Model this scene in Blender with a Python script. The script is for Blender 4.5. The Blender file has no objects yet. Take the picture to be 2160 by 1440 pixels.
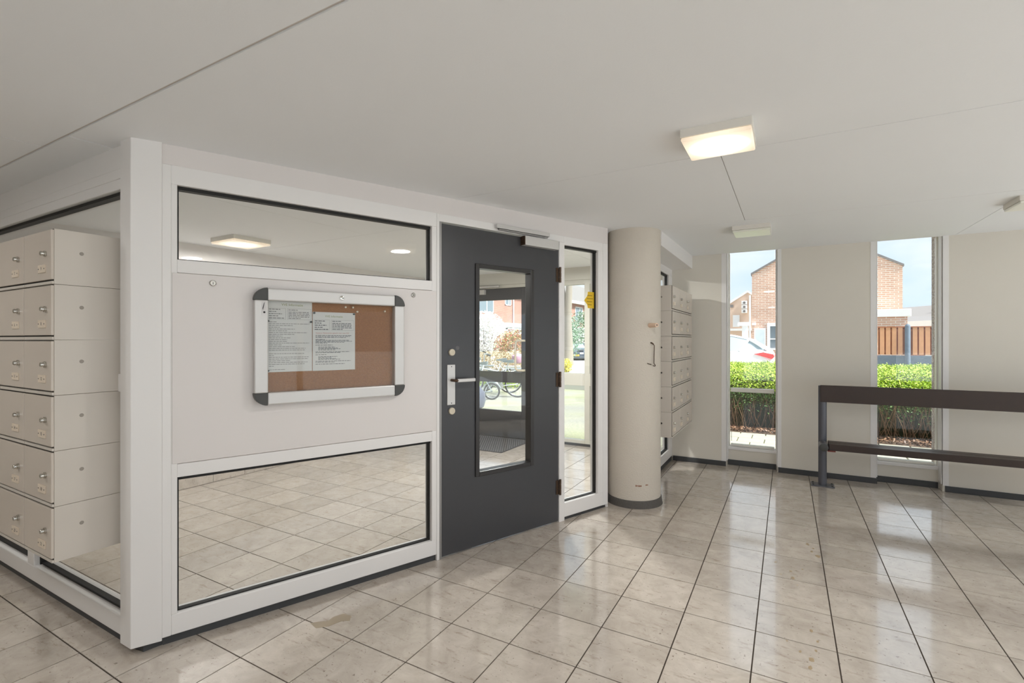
import bpy, bmesh, math, random
import numpy as np
from mathutils import Matrix, Vector

# ------------------------------------------------------------------ camera, world, sun, exposure
sc = bpy.context.scene
COL = sc.collection
random.seed(7)
RNG = np.random.default_rng(11)
R = math.radians

cam = bpy.data.cameras.new('camera')
cam.sensor_width = 36.0
cam.lens = 36.0 * 1029.9 / 2160.0
cam.shift_y = -0.0011
cam.clip_start = 0.02
cam.clip_end = 400
camo = bpy.data.objects.new('camera', cam)
COL.objects.link(camo)
camo.location = (0, 0, 1.35)
camo.rotation_euler = (R(90), 0, R(29.379))
sc.camera = camo

SKY_STRENGTH = 0.74
w = bpy.data.worlds.new('sky')
sc.world = w
w.use_nodes = True
nt = w.node_tree
nt.nodes.clear()
wo = nt.nodes.new('ShaderNodeOutputWorld')
bg = nt.nodes.new('ShaderNodeBackground')
tc = nt.nodes.new('ShaderNodeTexCoord')
mp = nt.nodes.new('ShaderNodeMapping')
mp.inputs['Scale'].default_value = (1, 1, 2.2)
nz = nt.nodes.new('ShaderNodeTexNoise')
nz.inputs['Scale'].default_value = 2.3
nz.inputs['Detail'].default_value = 5
nz.inputs['Roughness'].default_value = 0.55
rp = nt.nodes.new('ShaderNodeValToRGB')
rp.color_ramp.elements[0].position = 0.40
rp.color_ramp.elements[0].color = (0.66, 0.80, 0.98, 1)
rp.color_ramp.elements[1].position = 0.60
rp.color_ramp.elements[1].color = (0.92, 0.95, 1.0, 1)
nt.links.new(tc.outputs['Generated'], mp.inputs['Vector'])
nt.links.new(mp.outputs['Vector'], nz.inputs['Vector'])
nt.links.new(nz.outputs['Fac'], rp.inputs['Fac'])
nt.links.new(rp.outputs['Color'], bg.inputs['Color'])
bg.inputs['Strength'].default_value = SKY_STRENGTH
nt.links.new(bg.outputs['Background'], wo.inputs['Surface'])

sun = bpy.data.lights.new('sun', 'SUN')
sun.energy = 7.0
sun.angle = R(14)
sun.color = (1.0, 0.985, 0.96)
suno = bpy.data.objects.new('sun', sun)
COL.objects.link(suno)
suno.rotation_euler = (R(38), 0, R(84))     # high, from the east side over the roof

sc.view_settings.view_transform = 'Standard'
sc.view_settings.look = 'None'
sc.view_settings.exposure = 0.74
sc.view_settings.gamma = 1.0
sc.view_settings.use_curve_mapping = False
sc.cycles.max_bounces = 14
sc.cycles.diffuse_bounces = 7
sc.cycles.glossy_bounces = 5
sc.cycles.transparent_max_bounces = 24
sc.cycles.sample_clamp_indirect = 6
sc.cycles.caustics_reflective = False
sc.cycles.caustics_refractive = False
sc.cycles.use_denoising = True

LAMP_POWER = 8.4          # watts per lit ceiling lamp

# ------------------------------------------------------------------ materials
def srgb(r, g, b):
    f = lambda c: (c / 255 / 12.92) if c / 255 <= 0.04045 else ((c / 255 + 0.055) / 1.055) ** 2.4
    return (f(r), f(g), f(b), 1)

def mat(name, col, rough=0.5, metal=0.0, spec=0.5, noise=0.0, nscale=8.0, bump=0.0, bscale=60.0, coat=0.0):
    m = bpy.data.materials.new(name)
    m.use_nodes = True
    t = m.node_tree
    p = t.nodes['Principled BSDF']
    col = tuple(col) if len(col) == 4 else tuple(col) + (1,)
    p.inputs['Base Color'].default_value = col
    p.inputs['Roughness'].default_value = rough
    p.inputs['Metallic'].default_value = metal
    p.inputs['Specular IOR Level'].default_value = spec
    p.inputs['Coat Weight'].default_value = coat
    if noise or bump:
        c = t.nodes.new('ShaderNodeTexCoord')
    if noise:
        n = t.nodes.new('ShaderNodeTexNoise')
        n.inputs['Scale'].default_value = nscale
        n.inputs['Detail'].default_value = 6
        t.links.new(c.outputs['Object'], n.inputs['Vector'])
        mx = t.nodes.new('ShaderNodeMix')
        mx.data_type = 'RGBA'
        t.links.new(n.outputs['Fac'], mx.inputs['Factor'])
        mx.inputs['A'].default_value = tuple(x * (1 - noise) for x in col[:3]) + (1,)
        mx.inputs['B'].default_value = tuple(min(1, x * (1 + noise)) for x in col[:3]) + (1,)
        t.links.new(mx.outputs['Result'], p.inputs['Base Color'])
    if bump:
        n2 = t.nodes.new('ShaderNodeTexNoise')
        n2.inputs['Scale'].default_value = bscale
        n2.inputs['Detail'].default_value = 3
        t.links.new(c.outputs['Object'], n2.inputs['Vector'])
        b = t.nodes.new('ShaderNodeBump')
        b.inputs['Strength'].default_value = bump
        b.inputs['Distance'].default_value = 0.01
        t.links.new(n2.outputs['Fac'], b.inputs['Height'])
        t.links.new(b.outputs['Normal'], p.inputs['Normal'])
    return m

def glass_mat(name, tint=(0.97, 0.985, 0.98), refl=1.0):
    m = bpy.data.materials.new(name)
    m.use_nodes = True
    t = m.node_tree
    t.nodes.clear()
    o = t.nodes.new('ShaderNodeOutputMaterial')
    tr = t.nodes.new('ShaderNodeBsdfTransparent')
    tr.inputs['Color'].default_value = tuple(tint) + (1,)
    gl = t.nodes.new('ShaderNodeBsdfGlossy')
    gl.inputs['Roughness'].default_value = 0.0
    fr = t.nodes.new('ShaderNodeFresnel')
    ge = t.nodes.new('ShaderNodeNewGeometry')
    io = t.nodes.new('ShaderNodeMapRange')      # same reflectance on both faces of the sheet
    io.inputs['To Min'].default_value = 1.5; io.inputs['To Max'].default_value = 1 / 1.5
    t.links.new(ge.outputs['Backfacing'], io.inputs['Value'])
    t.links.new(io.outputs['Result'], fr.inputs['IOR'])
    mu = t.nodes.new('ShaderNodeMath')
    mu.operation = 'MULTIPLY'
    mu.inputs[1].default_value = refl
    t.links.new(fr.outputs['Fac'], mu.inputs[0])
    mx = t.nodes.new('ShaderNodeMixShader')
    t.links.new(mu.outputs['Value'], mx.inputs['Fac'])
    t.links.new(tr.outputs['BSDF'], mx.inputs[1])
    t.links.new(gl.outputs['BSDF'], mx.inputs[2])
    t.links.new(mx.outputs['Shader'], o.inputs['Surface'])
    return m

def tile_mat():
    m = bpy.data.materials.new('polished_stone_tile')
    m.use_nodes = True
    t = m.node_tree
    N, L = t.nodes, t.links
    p = N['Principled BSDF']
    c = N.new('ShaderNodeTexCoord')
    oi = N.new('ShaderNodeObjectInfo')
    sh = N.new('ShaderNodeVectorMath'); sh.operation = 'SCALE'
    sh.inputs[0].default_value = (37.0, 91.0, 53.0)
    L.new(oi.outputs['Random'], sh.inputs['Scale'])
    ad = N.new('ShaderNodeVectorMath'); ad.operation = 'ADD'
    L.new(c.outputs['Object'], ad.inputs[0]); L.new(sh.outputs['Vector'], ad.inputs[1])
    # cloudy ground tone
    n1 = N.new('ShaderNodeTexNoise'); n1.inputs['Scale'].default_value = 9; n1.inputs['Detail'].default_value = 8
    n1.inputs['Roughness'].default_value = 0.68; n1.inputs['Distortion'].default_value = 0.6
    L.new(ad.outputs['Vector'], n1.inputs['Vector'])
    r1 = N.new('ShaderNodeValToRGB')
    r1.color_ramp.elements[0].position = 0.30; r1.color_ramp.elements[0].color = srgb(183, 172, 160)
    r1.color_ramp.elements[1].position = 0.72; r1.color_ramp.elements[1].color = srgb(211, 201, 190)
    L.new(n1.outputs['Fac'], r1.inputs['Fac'])
    # stretched veins
    mpn = N.new('ShaderNodeMapping'); mpn.inputs['Scale'].default_value = (7, 26, 10)
    L.new(ad.outputs['Vector'], mpn.inputs['Vector'])
    n2 = N.new('ShaderNodeTexNoise'); n2.inputs['Scale'].default_value = 1.3; n2.inputs['Detail'].default_value = 7
    n2.inputs['Roughness'].default_value = 0.7
    L.new(mpn.outputs['Vector'], n2.inputs['Vector'])
    r2 = N.new('ShaderNodeValToRGB')
    r2.color_ramp.elements[0].position = 0.30; r2.color_ramp.elements[0].color = (0.60, 0.54, 0.48, 1)
    r2.color_ramp.elements[1].position = 0.43; r2.color_ramp.elements[1].color = (1, 1, 1, 1)
    L.new(n2.outputs['Fac'], r2.inputs['Fac'])
    m1 = N.new('ShaderNodeMix'); m1.data_type = 'RGBA'; m1.blend_type = 'MULTIPLY'; m1.inputs['Factor'].default_value = 0.75
    L.new(r1.outputs['Color'], m1.inputs['A']); L.new(r2.outputs['Color'], m1.inputs['B'])
    # dark pits
    n3 = N.new('ShaderNodeTexNoise'); n3.inputs['Scale'].default_value = 70; n3.inputs['Detail'].default_value = 3
    L.new(ad.outputs['Vector'], n3.inputs['Vector'])
    r3 = N.new('ShaderNodeValToRGB')
    r3.color_ramp.elements[0].position = 0.27; r3.color_ramp.elements[0].color = (0.38, 0.34, 0.30, 1)
    r3.color_ramp.elements[1].position = 0.34; r3.color_ramp.elements[1].color = (1, 1, 1, 1)
    L.new(n3.outputs['Fac'], r3.inputs['Fac'])
    m2 = N.new('ShaderNodeMix'); m2.data_type = 'RGBA'; m2.blend_type = 'MULTIPLY'; m2.inputs['Factor'].default_value = 0.8
    L.new(m1.outputs['Result'], m2.inputs['A']); L.new(r3.outputs['Color'], m2.inputs['B'])
    # tile to tile tone
    mr = N.new('ShaderNodeMapRange'); mr.inputs['To Min'].default_value = 0.90; mr.inputs['To Max'].default_value = 1.05
    L.new(oi.outputs['Random'], mr.inputs['Value'])
    m3 = N.new('ShaderNodeVectorMath'); m3.operation = 'SCALE'
    L.new(m2.outputs['Result'], m3.inputs[0]); L.new(mr.outputs['Result'], m3.inputs['Scale'])
    L.new(m3.outputs['Vector'], p.inputs['Base Color'])
    n4 = N.new('ShaderNodeTexNoise'); n4.inputs['Scale'].default_value = 14; n4.inputs['Detail'].default_value = 4
    L.new(ad.outputs['Vector'], n4.inputs['Vector'])
    mr2 = N.new('ShaderNodeMapRange'); mr2.inputs['To Min'].default_value = 0.06; mr2.inputs['To Max'].default_value = 0.20
    L.new(n4.outputs['Fac'], mr2.inputs['Value'])
    L.new(mr2.outputs['Result'], p.inputs['Roughness'])
    p.inputs['Specular IOR Level'].default_value = 0.8
    p.inputs['Coat Weight'].default_value = 0.6; p.inputs['Coat IOR'].default_value = 1.6; p.inputs['Coat Roughness'].default_value = 0.06
    return m

def brick_mat(name, c1, c2, mortar, sx=0.22, sy=0.065):
    m = bpy.data.materials.new(name)
    m.use_nodes = True
    t = m.node_tree
    N, L = t.nodes, t.links
    p = N['Principled BSDF']
    c = N.new('ShaderNodeTexCoord')
    b = N.new('ShaderNodeTexBrick')
    b.inputs['Scale'].default_value = 1.0
    b.inputs['Brick Width'].default_value = sx
    b.inputs['Row Height'].default_value = sy
    b.inputs['Mortar Size'].default_value = 0.009
    b.inputs['Color1'].default_value = c1; b.inputs['Color2'].default_value = c2; b.inputs['Mortar'].default_value = mortar
    L.new(c.outputs['UV'], b.inputs['Vector'])
    n = N.new('ShaderNodeTexNoise'); n.inputs['Scale'].default_value = 1.7; n.inputs['Detail'].default_value = 6
    L.new(c.outputs['UV'], n.inputs['Vector'])
    mr = N.new('ShaderNodeMapRange'); mr.inputs['To Min'].default_value = 0.75; mr.inputs['To Max'].default_value = 1.25
    L.new(n.outputs['Fac'], mr.inputs['Value'])
    v = N.new('ShaderNodeVectorMath'); v.operation = 'SCALE'
    L.new(b.outputs['Color'], v.inputs[0]); L.new(mr.outputs['Result'], v.inputs['Scale'])
    L.new(v.outputs['Vector'], p.inputs['Base Color'])
    p.inputs['Roughness'].default_value = 0.9
    bp = N.new('ShaderNodeBump'); bp.inputs['Strength'].default_value = 0.5; bp.inputs['Distance'].default_value = 0.01; bp.invert = True
    L.new(b.outputs['Fac'], bp.inputs['Height'])
    L.new(bp.outputs['Normal'], p.inputs['Normal'])
    return m

def leaf_mat(name, cols, rough=0.5):
    m = bpy.data.materials.new(name)
    m.use_nodes = True
    t = m.node_tree
    N, L = t.nodes, t.links
    p = N['Principled BSDF']
    g = N.new('ShaderNodeNewGeometry')
    r = N.new('ShaderNodeValToRGB')
    e = r.color_ramp.elements
    e[0].position = 0; e[0].color = cols[0]
    e[1].position = 1; e[1].color = cols[-1]
    for i, cc in enumerate(cols[1:-1]):
        x = e.new((i + 1) / (len(cols) - 1)); x.color = cc
    L.new(g.outputs['Random Per Island'], r.inputs['Fac'])
    L.new(r.outputs['Color'], p.inputs['Base Color'])
    p.inputs['Roughness'].default_value = rough
    p.inputs['Transmission Weight'].default_value = 0.0
    return m

def voronoi_mat(name, cols, scale, rough=0.9, bump=0.6):
    m = bpy.data.materials.new(name)
    m.use_nodes = True
    t = m.node_tree
    N, L = t.nodes, t.links
    p = N['Principled BSDF']
    c = N.new('ShaderNodeTexCoord')
    v = N.new('ShaderNodeTexVoronoi'); v.inputs['Scale'].default_value = scale
    L.new(c.outputs['Object'], v.inputs['Vector'])
    s = N.new('ShaderNodeSeparateColor'); L.new(v.outputs['Color'], s.inputs['Color'])
    r = N.new('ShaderNodeValToRGB')
    e = r.color_ramp.elements
    e[0].position = 0; e[0].color = cols[0]; e[1].position = 1; e[1].color = cols[-1]
    for i, cc in enumerate(cols[1:-1]):
        x = e.new((i + 1) / (len(cols) - 1)); x.color = cc
    L.new(s.outputs['Red'], r.inputs['Fac'])
    L.new(r.outputs['Color'], p.inputs['Base Color'])
    b = N.new('ShaderNodeBump'); b.inputs['Strength'].default_value = bump; b.inputs['Distance'].default_value = 0.01; b.invert = True
    L.new(v.outputs['Distance'], b.inputs['Height']); L.new(b.outputs['Normal'], p.inputs['Normal'])
    p.inputs['Roughness'].default_value = rough
    return m

def ground_mat():
    m = bpy.data.materials.new('mossy_pavement')
    m.use_nodes = True
    t = m.node_tree
    N, L = t.nodes, t.links
    p = N['Principled BSDF']
    c = N.new('ShaderNodeTexCoord')
    n = N.new('ShaderNodeTexNoise'); n.inputs['Scale'].default_value = 0.55; n.inputs['Detail'].default_value = 7
    L.new(c.outputs['Object'], n.inputs['Vector'])
    r = N.new('ShaderNodeValToRGB')
    e = r.color_ramp.elements
    e[0].position = 0.36; e[0].color = srgb(142, 141, 135)
    e[1].position = 0.62; e[1].color = srgb(148, 149, 120)
    x = e.new(0.5); x.color = srgb(152, 151, 135)
    L.new(n.outputs['Fac'], r.inputs['Fac'])
    n2 = N.new('ShaderNodeTexNoise'); n2.inputs['Scale'].default_value = 38; n2.inputs['Detail'].default_value = 4
    L.new(c.outputs['Object'], n2.inputs['Vector'])
    mr = N.new('ShaderNodeMapRange'); mr.inputs['From Min'].default_value = 0.3; mr.inputs['From Max'].default_value = 0.7
    mr.inputs['To Min'].default_value = 0.72; mr.inputs['To Max'].default_value = 1.15
    L.new(n2.outputs['Fac'], mr.inputs['Value'])
    v = N.new('ShaderNodeVectorMath'); v.operation = 'SCALE'
    L.new(r.outputs['Color'], v.inputs[0]); L.new(mr.outputs['Result'], v.inputs['Scale'])
    L.new(v.outputs['Vector'], p.inputs['Base Color'])
    p.inputs['Roughness'].default_value = 0.95
    return m

def lamp_mat(on):
    m = bpy.data.materials.new('lamp_diffuser_on' if on else 'lamp_diffuser_off')
    m.use_nodes = True
    t = m.node_tree
    N, L = t.nodes, t.links
    p = N['Principled BSDF']
    p.inputs['Base Color'].default_value = (0.82, 0.82, 0.74, 1)
    p.inputs['Roughness'].default_value = 0.3
    if on:
        c = N.new('ShaderNodeTexCoord')
        mp_ = N.new('ShaderNodeMapping'); mp_.inputs['Scale'].default_value = (5.6, 5.6, 0.0)
        L.new(c.outputs['Object'], mp_.inputs['Vector'])
        ln = N.new('ShaderNodeVectorMath'); ln.operation = 'LENGTH'
        L.new(mp_.outputs['Vector'], ln.inputs[0])
        r = N.new('ShaderNodeValToRGB')
        e = r.color_ramp.elements
        e[0].position = 0.45; e[0].color = (1.5, 1.3, 1.05, 1)
        e[1].position = 1.0; e[1].color = (0.46, 0.36, 0.26, 1)
        x = e.new(0.72); x.color = (0.68, 0.56, 0.42, 1)
        L.new(ln.outputs['Value'], r.inputs['Fac'])
        L.new(r.outputs['Color'], p.inputs['Emission Color'])
        p.inputs['Emission Strength'].default_value = 0.95
        p.inputs['Base Color'].default_value = (0.3, 0.28, 0.25, 1)
    return m

WHITE = mat('white_frame_paint', srgb(231, 229, 228), 0.38, noise=0.015, nscale=3)
PANEL = mat('white_panel', srgb(222, 217, 215), 0.45, noise=0.02, nscale=2)
CEILM = mat('ceiling_board', srgb(234, 236, 238), 0.8, noise=0.02, nscale=1.5, bump=0.04, bscale=160)
CEILGAP = mat('ceiling_gap', srgb(214, 208, 202), 0.9)
BEIGE = mat('beige_wall_paint', srgb(218, 213, 203), 0.75, noise=0.025, nscale=3, bump=0.06, bscale=120)
STUCCO = mat('cream_stucco', srgb(206, 198, 186), 0.75, noise=0.03, nscale=5, bump=0.45, bscale=95)
SKIRT = mat('dark_skirting', srgb(62, 63, 65), 0.55, noise=0.12, nscale=12)
STONEBASE = mat('dark_stone_base', srgb(86, 82, 78), 0.75, noise=0.3, nscale=90, bump=0.3, bscale=120)
BLACK = mat('black_gasket', srgb(12, 11, 10), 0.6)
DOORM = mat('charcoal_door_paint', srgb(62, 62, 65), 0.34, noise=0.05, nscale=5, bump=0.02, bscale=300)
DOORTRIM = mat('charcoal_trim', srgb(48, 46, 46), 0.30)
ALU = mat('satin_aluminium', srgb(206, 204, 202), 0.40, metal=0.35)
STEEL = mat('bright_steel', srgb(200, 198, 192), 0.16, metal=1.0)
CREAM = mat('cream_metal', srgb(206, 196, 176), 0.4)
RUST = mat('worn_hinge_steel', srgb(84, 66, 52), 0.45, metal=0.6, noise=0.3, nscale=60)
GREYPL = mat('dark_grey_plastic', srgb(66, 66, 64), 0.45)
MAILM = mat('grey_mailbox_enamel', srgb(206, 199, 190), 0.33, noise=0.03, nscale=4)
MAILD = mat('grey_mailbox_door', srgb(204, 194, 183), 0.22, noise=0.03, nscale=3)
PLATEM = mat('ivory_plate', srgb(222, 208, 190), 0.4)
INK = mat('dark_ink', srgb(60, 58, 62), 0.8)
INKL = mat('grey_ink', srgb(112, 108, 108), 0.8)
GREENINK = mat('olive_ink', srgb(134, 138, 84), 0.8)
REDINK = mat('red_ink', srgb(172, 84, 74), 0.8)
PAPER = mat('white_paper', srgb(210, 206, 205), 0.7, noise=0.015, nscale=8)
CORK = mat('cork', srgb(148, 102, 68), 0.9, noise=0.30, nscale=150, bump=0.2, bscale=300)
YELLOW = mat('yellow_sticker', srgb(226, 186, 34), 0.5)
WOODBR = mat('dark_brown_plank', srgb(50, 34, 26), 0.45, noise=0.2, nscale=14)
BENCHST = mat('slate_grey_steel', srgb(92, 93, 100), 0.35, metal=0.25)
WHITEPL = mat('lamp_white_plastic', srgb(222, 218, 210), 0.45)
LAMPON, LAMPOFF = lamp_mat(True), lamp_mat(False)
GLASS = glass_mat('clear_glass')
ACRYL = glass_mat('anti_glare_glass', refl=0.45)
GROUT = mat('dark_grout', srgb(70, 60, 52), 0.9)
TILEM = tile_mat()
MATM = mat('dark_rubber_mat', srgb(58, 56, 56), 0.6)
MATS = mat('mat_studs', srgb(120, 118, 118), 0.35, metal=0.4)
BRICKA = brick_mat('orange_brick', srgb(212, 172, 148), srgb(198, 154, 130), srgb(226, 216, 204))
BRICKR = brick_mat('red_brick', srgb(178, 124, 108), srgb(164, 110, 96), srgb(188, 160, 148))
PINK = mat('pale_pink_render', srgb(226, 200, 180), 0.9, noise=0.03)
EXTWHITE = mat('exterior_white', srgb(240, 240, 238), 0.5)
ROOFT = mat('grey_roof_tiles', srgb(128, 124, 122), 0.85, noise=0.15, nscale=10)
EXTGLASS = mat('far_window_glass', srgb(120, 134, 142), 0.08, spec=0.8)
GROUND = ground_mat()
ROADM = mat('pale_asphalt', srgb(196, 194, 190), 0.95, noise=0.08, nscale=20)
SLABM = mat('pale_bounce_paving', srgb(202, 204, 206), 0.9, noise=0.10, nscale=14)
TERRM = mat('terrace_slab', srgb(158, 156, 140), 0.9, noise=0.10, nscale=14)
MOSS = mat('mossy_joint', srgb(96, 94, 62), 0.95)
SOIL = mat('brown_soil', srgb(92, 74, 60), 1.0, noise=0.4, nscale=30)
PEBBLE = voronoi_mat('pebbledash', [srgb(120, 104, 96), srgb(176, 160, 150), srgb(206, 196, 188), srgb(140, 118, 106)], 95)
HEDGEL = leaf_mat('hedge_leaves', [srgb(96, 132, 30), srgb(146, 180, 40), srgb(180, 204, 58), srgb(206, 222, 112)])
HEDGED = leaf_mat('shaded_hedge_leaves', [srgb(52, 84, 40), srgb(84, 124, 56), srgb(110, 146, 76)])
TWIG = mat('brown_twigs', srgb(116, 92, 70), 0.9, noise=0.3, nscale=12)
DRYL = leaf_mat('dry_leaves', [srgb(84, 60, 44), srgb(124, 90, 66), srgb(150, 118, 92)])
FENCEW = mat('orange_fence_wood', srgb(214, 158, 118), 0.8, noise=0.14, nscale=9)
FENCED = mat('inner_fence_wood', srgb(170, 106, 72), 0.85, noise=0.14, nscale=9)
SLATE = mat('slate_concrete', srgb(104, 118, 132), 0.85, noise=0.2, nscale=10, bump=0.5, bscale=14)
CARW = mat('white_car_paint', srgb(240, 240, 240), 0.2, coat=0.6)
CARD = mat('dark_car_paint', srgb(74, 84, 98), 0.16, coat=0.8)
CARGL = mat('car_glass', srgb(170, 186, 192), 0.05, spec=0.9)  # base colour lightened to paint in the reflected sky
TYRE = mat('tyre_rubber', srgb(40, 40, 42), 0.8)
REDL = mat('red_lamp', srgb(226, 58, 60), 0.2)
PLATEY = mat('yellow_plate', srgb(246, 200, 60), 0.4)
BARK = mat('pale_bark', srgb(150, 142, 130), 0.95, noise=0.2, nscale=9, bump=0.5, bscale=18)
LEAFG = leaf_mat('evergreen_leaves', [srgb(62, 96, 62), srgb(104, 140, 100), srgb(160, 186, 158), srgb(214, 226, 214)])
BLOSS = leaf_mat('white_blossom', [srgb(232, 228, 226), srgb(250, 248, 246), srgb(206, 206, 196)])
PHOT = leaf_mat('red_green_leaves', [srgb(226, 124, 110), srgb(214, 160, 128), srgb(150, 160, 96), srgb(190, 182, 130)])
TANH = leaf_mat('tan_twiggy_leaves', [srgb(176, 158, 128), srgb(208, 192, 160), srgb(190, 170, 136)])
YELL = leaf_mat('yellow_leaves', [srgb(236, 226, 110), srgb(222, 216, 70), srgb(246, 238, 170)])
BIKEG = mat('bike_grey_paint', srgb(150, 160, 166), 0.3, metal=0.3)
BIKEW = mat('bike_white_paint', srgb(206, 214, 216), 0.3)
CHROME = mat('bike_chrome', srgb(210, 214, 216), 0.2, metal=0.9)
SADDLE = mat('saddle_grey', srgb(112, 122, 124), 0.5)
PINKB = mat('mauve_vinyl', srgb(196, 150, 172), 0.5)
BAGM = mat('grey_cover', srgb(82, 86, 100), 0.3, noise=0.2, nscale=16)
BANDW = mat('window_timber', srgb(226, 224, 216), 0.4)
STEELSTRIP = mat('galvanised_strip', srgb(150, 148, 146), 0.4, metal=0.5)

# ------------------------------------------------------------------ builders
class MB:
    """collects shapes, then becomes ONE mesh object"""
    def __init__(self):
        self.v = []; self.f = []
    def box(self, x0, x1, y0, y1, z0, z1):
        b = len(self.v)
        self.v += [(x0, y0, z0), (x1, y0, z0), (x1, y1, z0), (x0, y1, z0), (x0, y0, z1), (x1, y0, z1), (x1, y1, z1), (x0, y1, z1)]
        self.f += [tuple(b + i for i in q) for q in ((0, 3, 2, 1), (4, 5, 6, 7), (0, 1, 5, 4), (1, 2, 6, 5), (2, 3, 7, 6), (3, 0, 4, 7))]
        return self
    def prism(self, pts, z0, z1):
        """pts: counter-clockwise xy list; z0/z1 numbers or functions of (x, y)"""
        b = len(self.v); n = len(pts)
        f0 = z0 if callable(z0) else (lambda x, y: z0)
        f1 = z1 if callable(z1) else (lambda x, y: z1)
        self.v += [(x, y, f0(x, y)) for x, y in pts] + [(x, y, f1(x, y)) for x, y in pts]
        self.f.append(tuple(b + i for i in reversed(range(n))))
        self.f.append(tuple(b + n + i for i in range(n)))
        for i in range(n):
            j = (i + 1) % n
            self.f.append((b + i, b + j, b + n + j, b + n + i))
        return self
    def prism_y(self, pts, y0, y1):
        """profile in xz, extruded along y"""
        b = len(self.v); n = len(pts)
        self.v += [(x, y0, z) for x, z in pts] + [(x, y1, z) for x, z in pts]
        self.f.append(tuple(b + i for i in range(n)))
        self.f.append(tuple(b + n + i for i in reversed(range(n))))
        for i in range(n):
            j = (i + 1) % n
            self.f.append((b + j, b + i, b + n + i, b + n + j))
        return self
    def tube(self, pts, r, seg=10, caps=True):
        pts = [Vector(p) for p in pts]
        rs = r if isinstance(r, (list, tuple)) else [r] * len(pts)
        b = len(self.v); n = len(pts)
        d0 = (pts[1] - pts[0]).normalized()
        up = Vector((0, 0, 1)) if abs(d0.z) < 0.9 else Vector((1, 0, 0))
        a = d0.cross(up).normalized()
        for i, p in enumerate(pts):
            d = (pts[min(i + 1, n - 1)] - pts[max(i - 1, 0)]).normalized()
            a = (a - d * a.dot(d)).normalized()
            c = d.cross(a)
            for k in range(seg):
                t = 2 * math.pi * k / seg
                q = p + (a * math.cos(t) + c * math.sin(t)) * rs[i]
                self.v.append(tuple(q))
        for i in range(n - 1):
            for k in range(seg):
                k2 = (k + 1) % seg
                self.f.append((b + i * seg + k, b + i * seg + k2, b + (i + 1) * seg + k2, b + (i + 1) * seg + k))
        if caps:
            self.f.append(tuple(b + k for k in reversed(range(seg))))
            self.f.append(tuple(b + (n - 1) * seg + k for k in range(seg)))
        return self
    def lathe(self, prof, centre=(0, 0, 0), axis='z', seg=24):
        b = len(self.v); n = len(prof)
        cx, cy, cz = centre
        for r, h in prof:
            for k in range(seg):
                t = 2 * math.pi * k / seg
                u, v_ = r * math.cos(t), r * math.sin(t)
                if axis == 'z': self.v.append((cx + u, cy + v_, cz + h))
                elif axis == 'y': self.v.append((cx + v_, cy + h, cz + u))
                else: self.v.append((cx + h, cy + u, cz + v_))
        for i in range(n - 1):
            for k in range(seg):
                k2 = (k + 1) % seg
                self.f.append((b + i * seg + k, b + i * seg + k2, b + (i + 1) * seg + k2, b + (i + 1) * seg + k))
        self.f.append(tuple(b + k for k in reversed(range(seg))))
        self.f.append(tuple(b + (n - 1) * seg + k for k in range(seg)))
        return self
    def torus(self, c, R_, r, axis='y', seg=36, sub=8):
        b = len(self.v)
        for i in range(seg):
            t = 2 * math.pi * i / seg
            for k in range(sub):
                s = 2 * math.pi * k / sub
                rad = R_ + r * math.cos(s); off = r * math.sin(s)
                if axis == 'y': self.v.append((c[0] + rad * math.cos(t), c[1] + off, c[2] + rad * math.sin(t)))
                else: self.v.append((c[0] + rad * math.cos(t), c[1] + rad * math.sin(t), c[2] + off))
        for i in range(seg):
            for k in range(sub):
                i2, k2 = (i + 1) % seg, (k + 1) % sub
                self.f.append((b + i * sub + k, b + i * sub + k2, b + i2 * sub + k2, b + i2 * sub + k))
        return self
    def loft(self, rings, caps=True):
        b = len(self.v); n = len(rings[0])
        for rg in rings: self.v += [tuple(p) for p in rg]
        for i in range(len(rings) - 1):
            for k in range(n):
                k2 = (k + 1) % n
                self.f.append((b + i * n + k, b + i * n + k2, b + (i + 1) * n + k2, b + (i + 1) * n + k))
        if caps:
            self.f.append(tuple(b + k for k in reversed(range(n))))
            self.f.append(tuple(b + (len(rings) - 1) * n + k for k in range(n)))
        return self
    def quad(self, a, b_, c, d):
        b = len(self.v)
        self.v += [a, b_, c, d]; self.f.append((b, b + 1, b + 2, b + 3))
        return self
    def mesh(self, name, m, bevel=0.0, smooth=False, fix=True, segs=2):
        me = bpy.data.meshes.new(name)
        me.from_pydata(self.v, [], self.f)
        if fix or bevel:
            bm = bmesh.new(); bm.from_mesh(me)
            bmesh.ops.recalc_face_normals(bm, faces=bm.faces)
            if bevel:
                ed = [e for e in bm.edges if len(e.link_faces) == 2 and e.calc_face_angle(0) > 0.6]
                bmesh.ops.bevel(bm, geom=ed, offset=bevel, segments=segs, profile=0.5, affect='EDGES', clamp_overlap=True)
            bm.to_mesh(me); bm.free()
        if smooth:
            me.shade_smooth()
            if smooth == 'auto':
                me.set_sharp_from_angle(angle=R(38))
        me.materials.append(m)
        return me
    def obj(self, name, m, parent=None, bevel=0.0, smooth=False, kind=None, loc=None, segs=2):
        o = bpy.data.objects.new(name, self.mesh(name, m, bevel, smooth, segs=segs))
        COL.objects.link(o)
        if parent is not None: o.parent = parent
        if kind: o['kind'] = kind
        if loc: o.location = loc
        return o

def box(name, m, dims, parent=None, bevel=0.0, kind=None):
    return MB().box(*dims).obj(name, m, parent, bevel, kind=kind)

def empty(name, loc=(0, 0, 0), rz=0.0, matrix=None):
    o = bpy.data.objects.new(name, None)
    COL.objects.link(o)
    o.empty_display_size = 0.1
    if matrix is not None: o.matrix_world = matrix
    else:
        o.location = loc; o.rotation_euler = (0, 0, rz)
    return o

def tag(o, label, cat, group=None):
    o['label'] = label; o['category'] = cat
    if group: o['group'] = group
    return o

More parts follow.
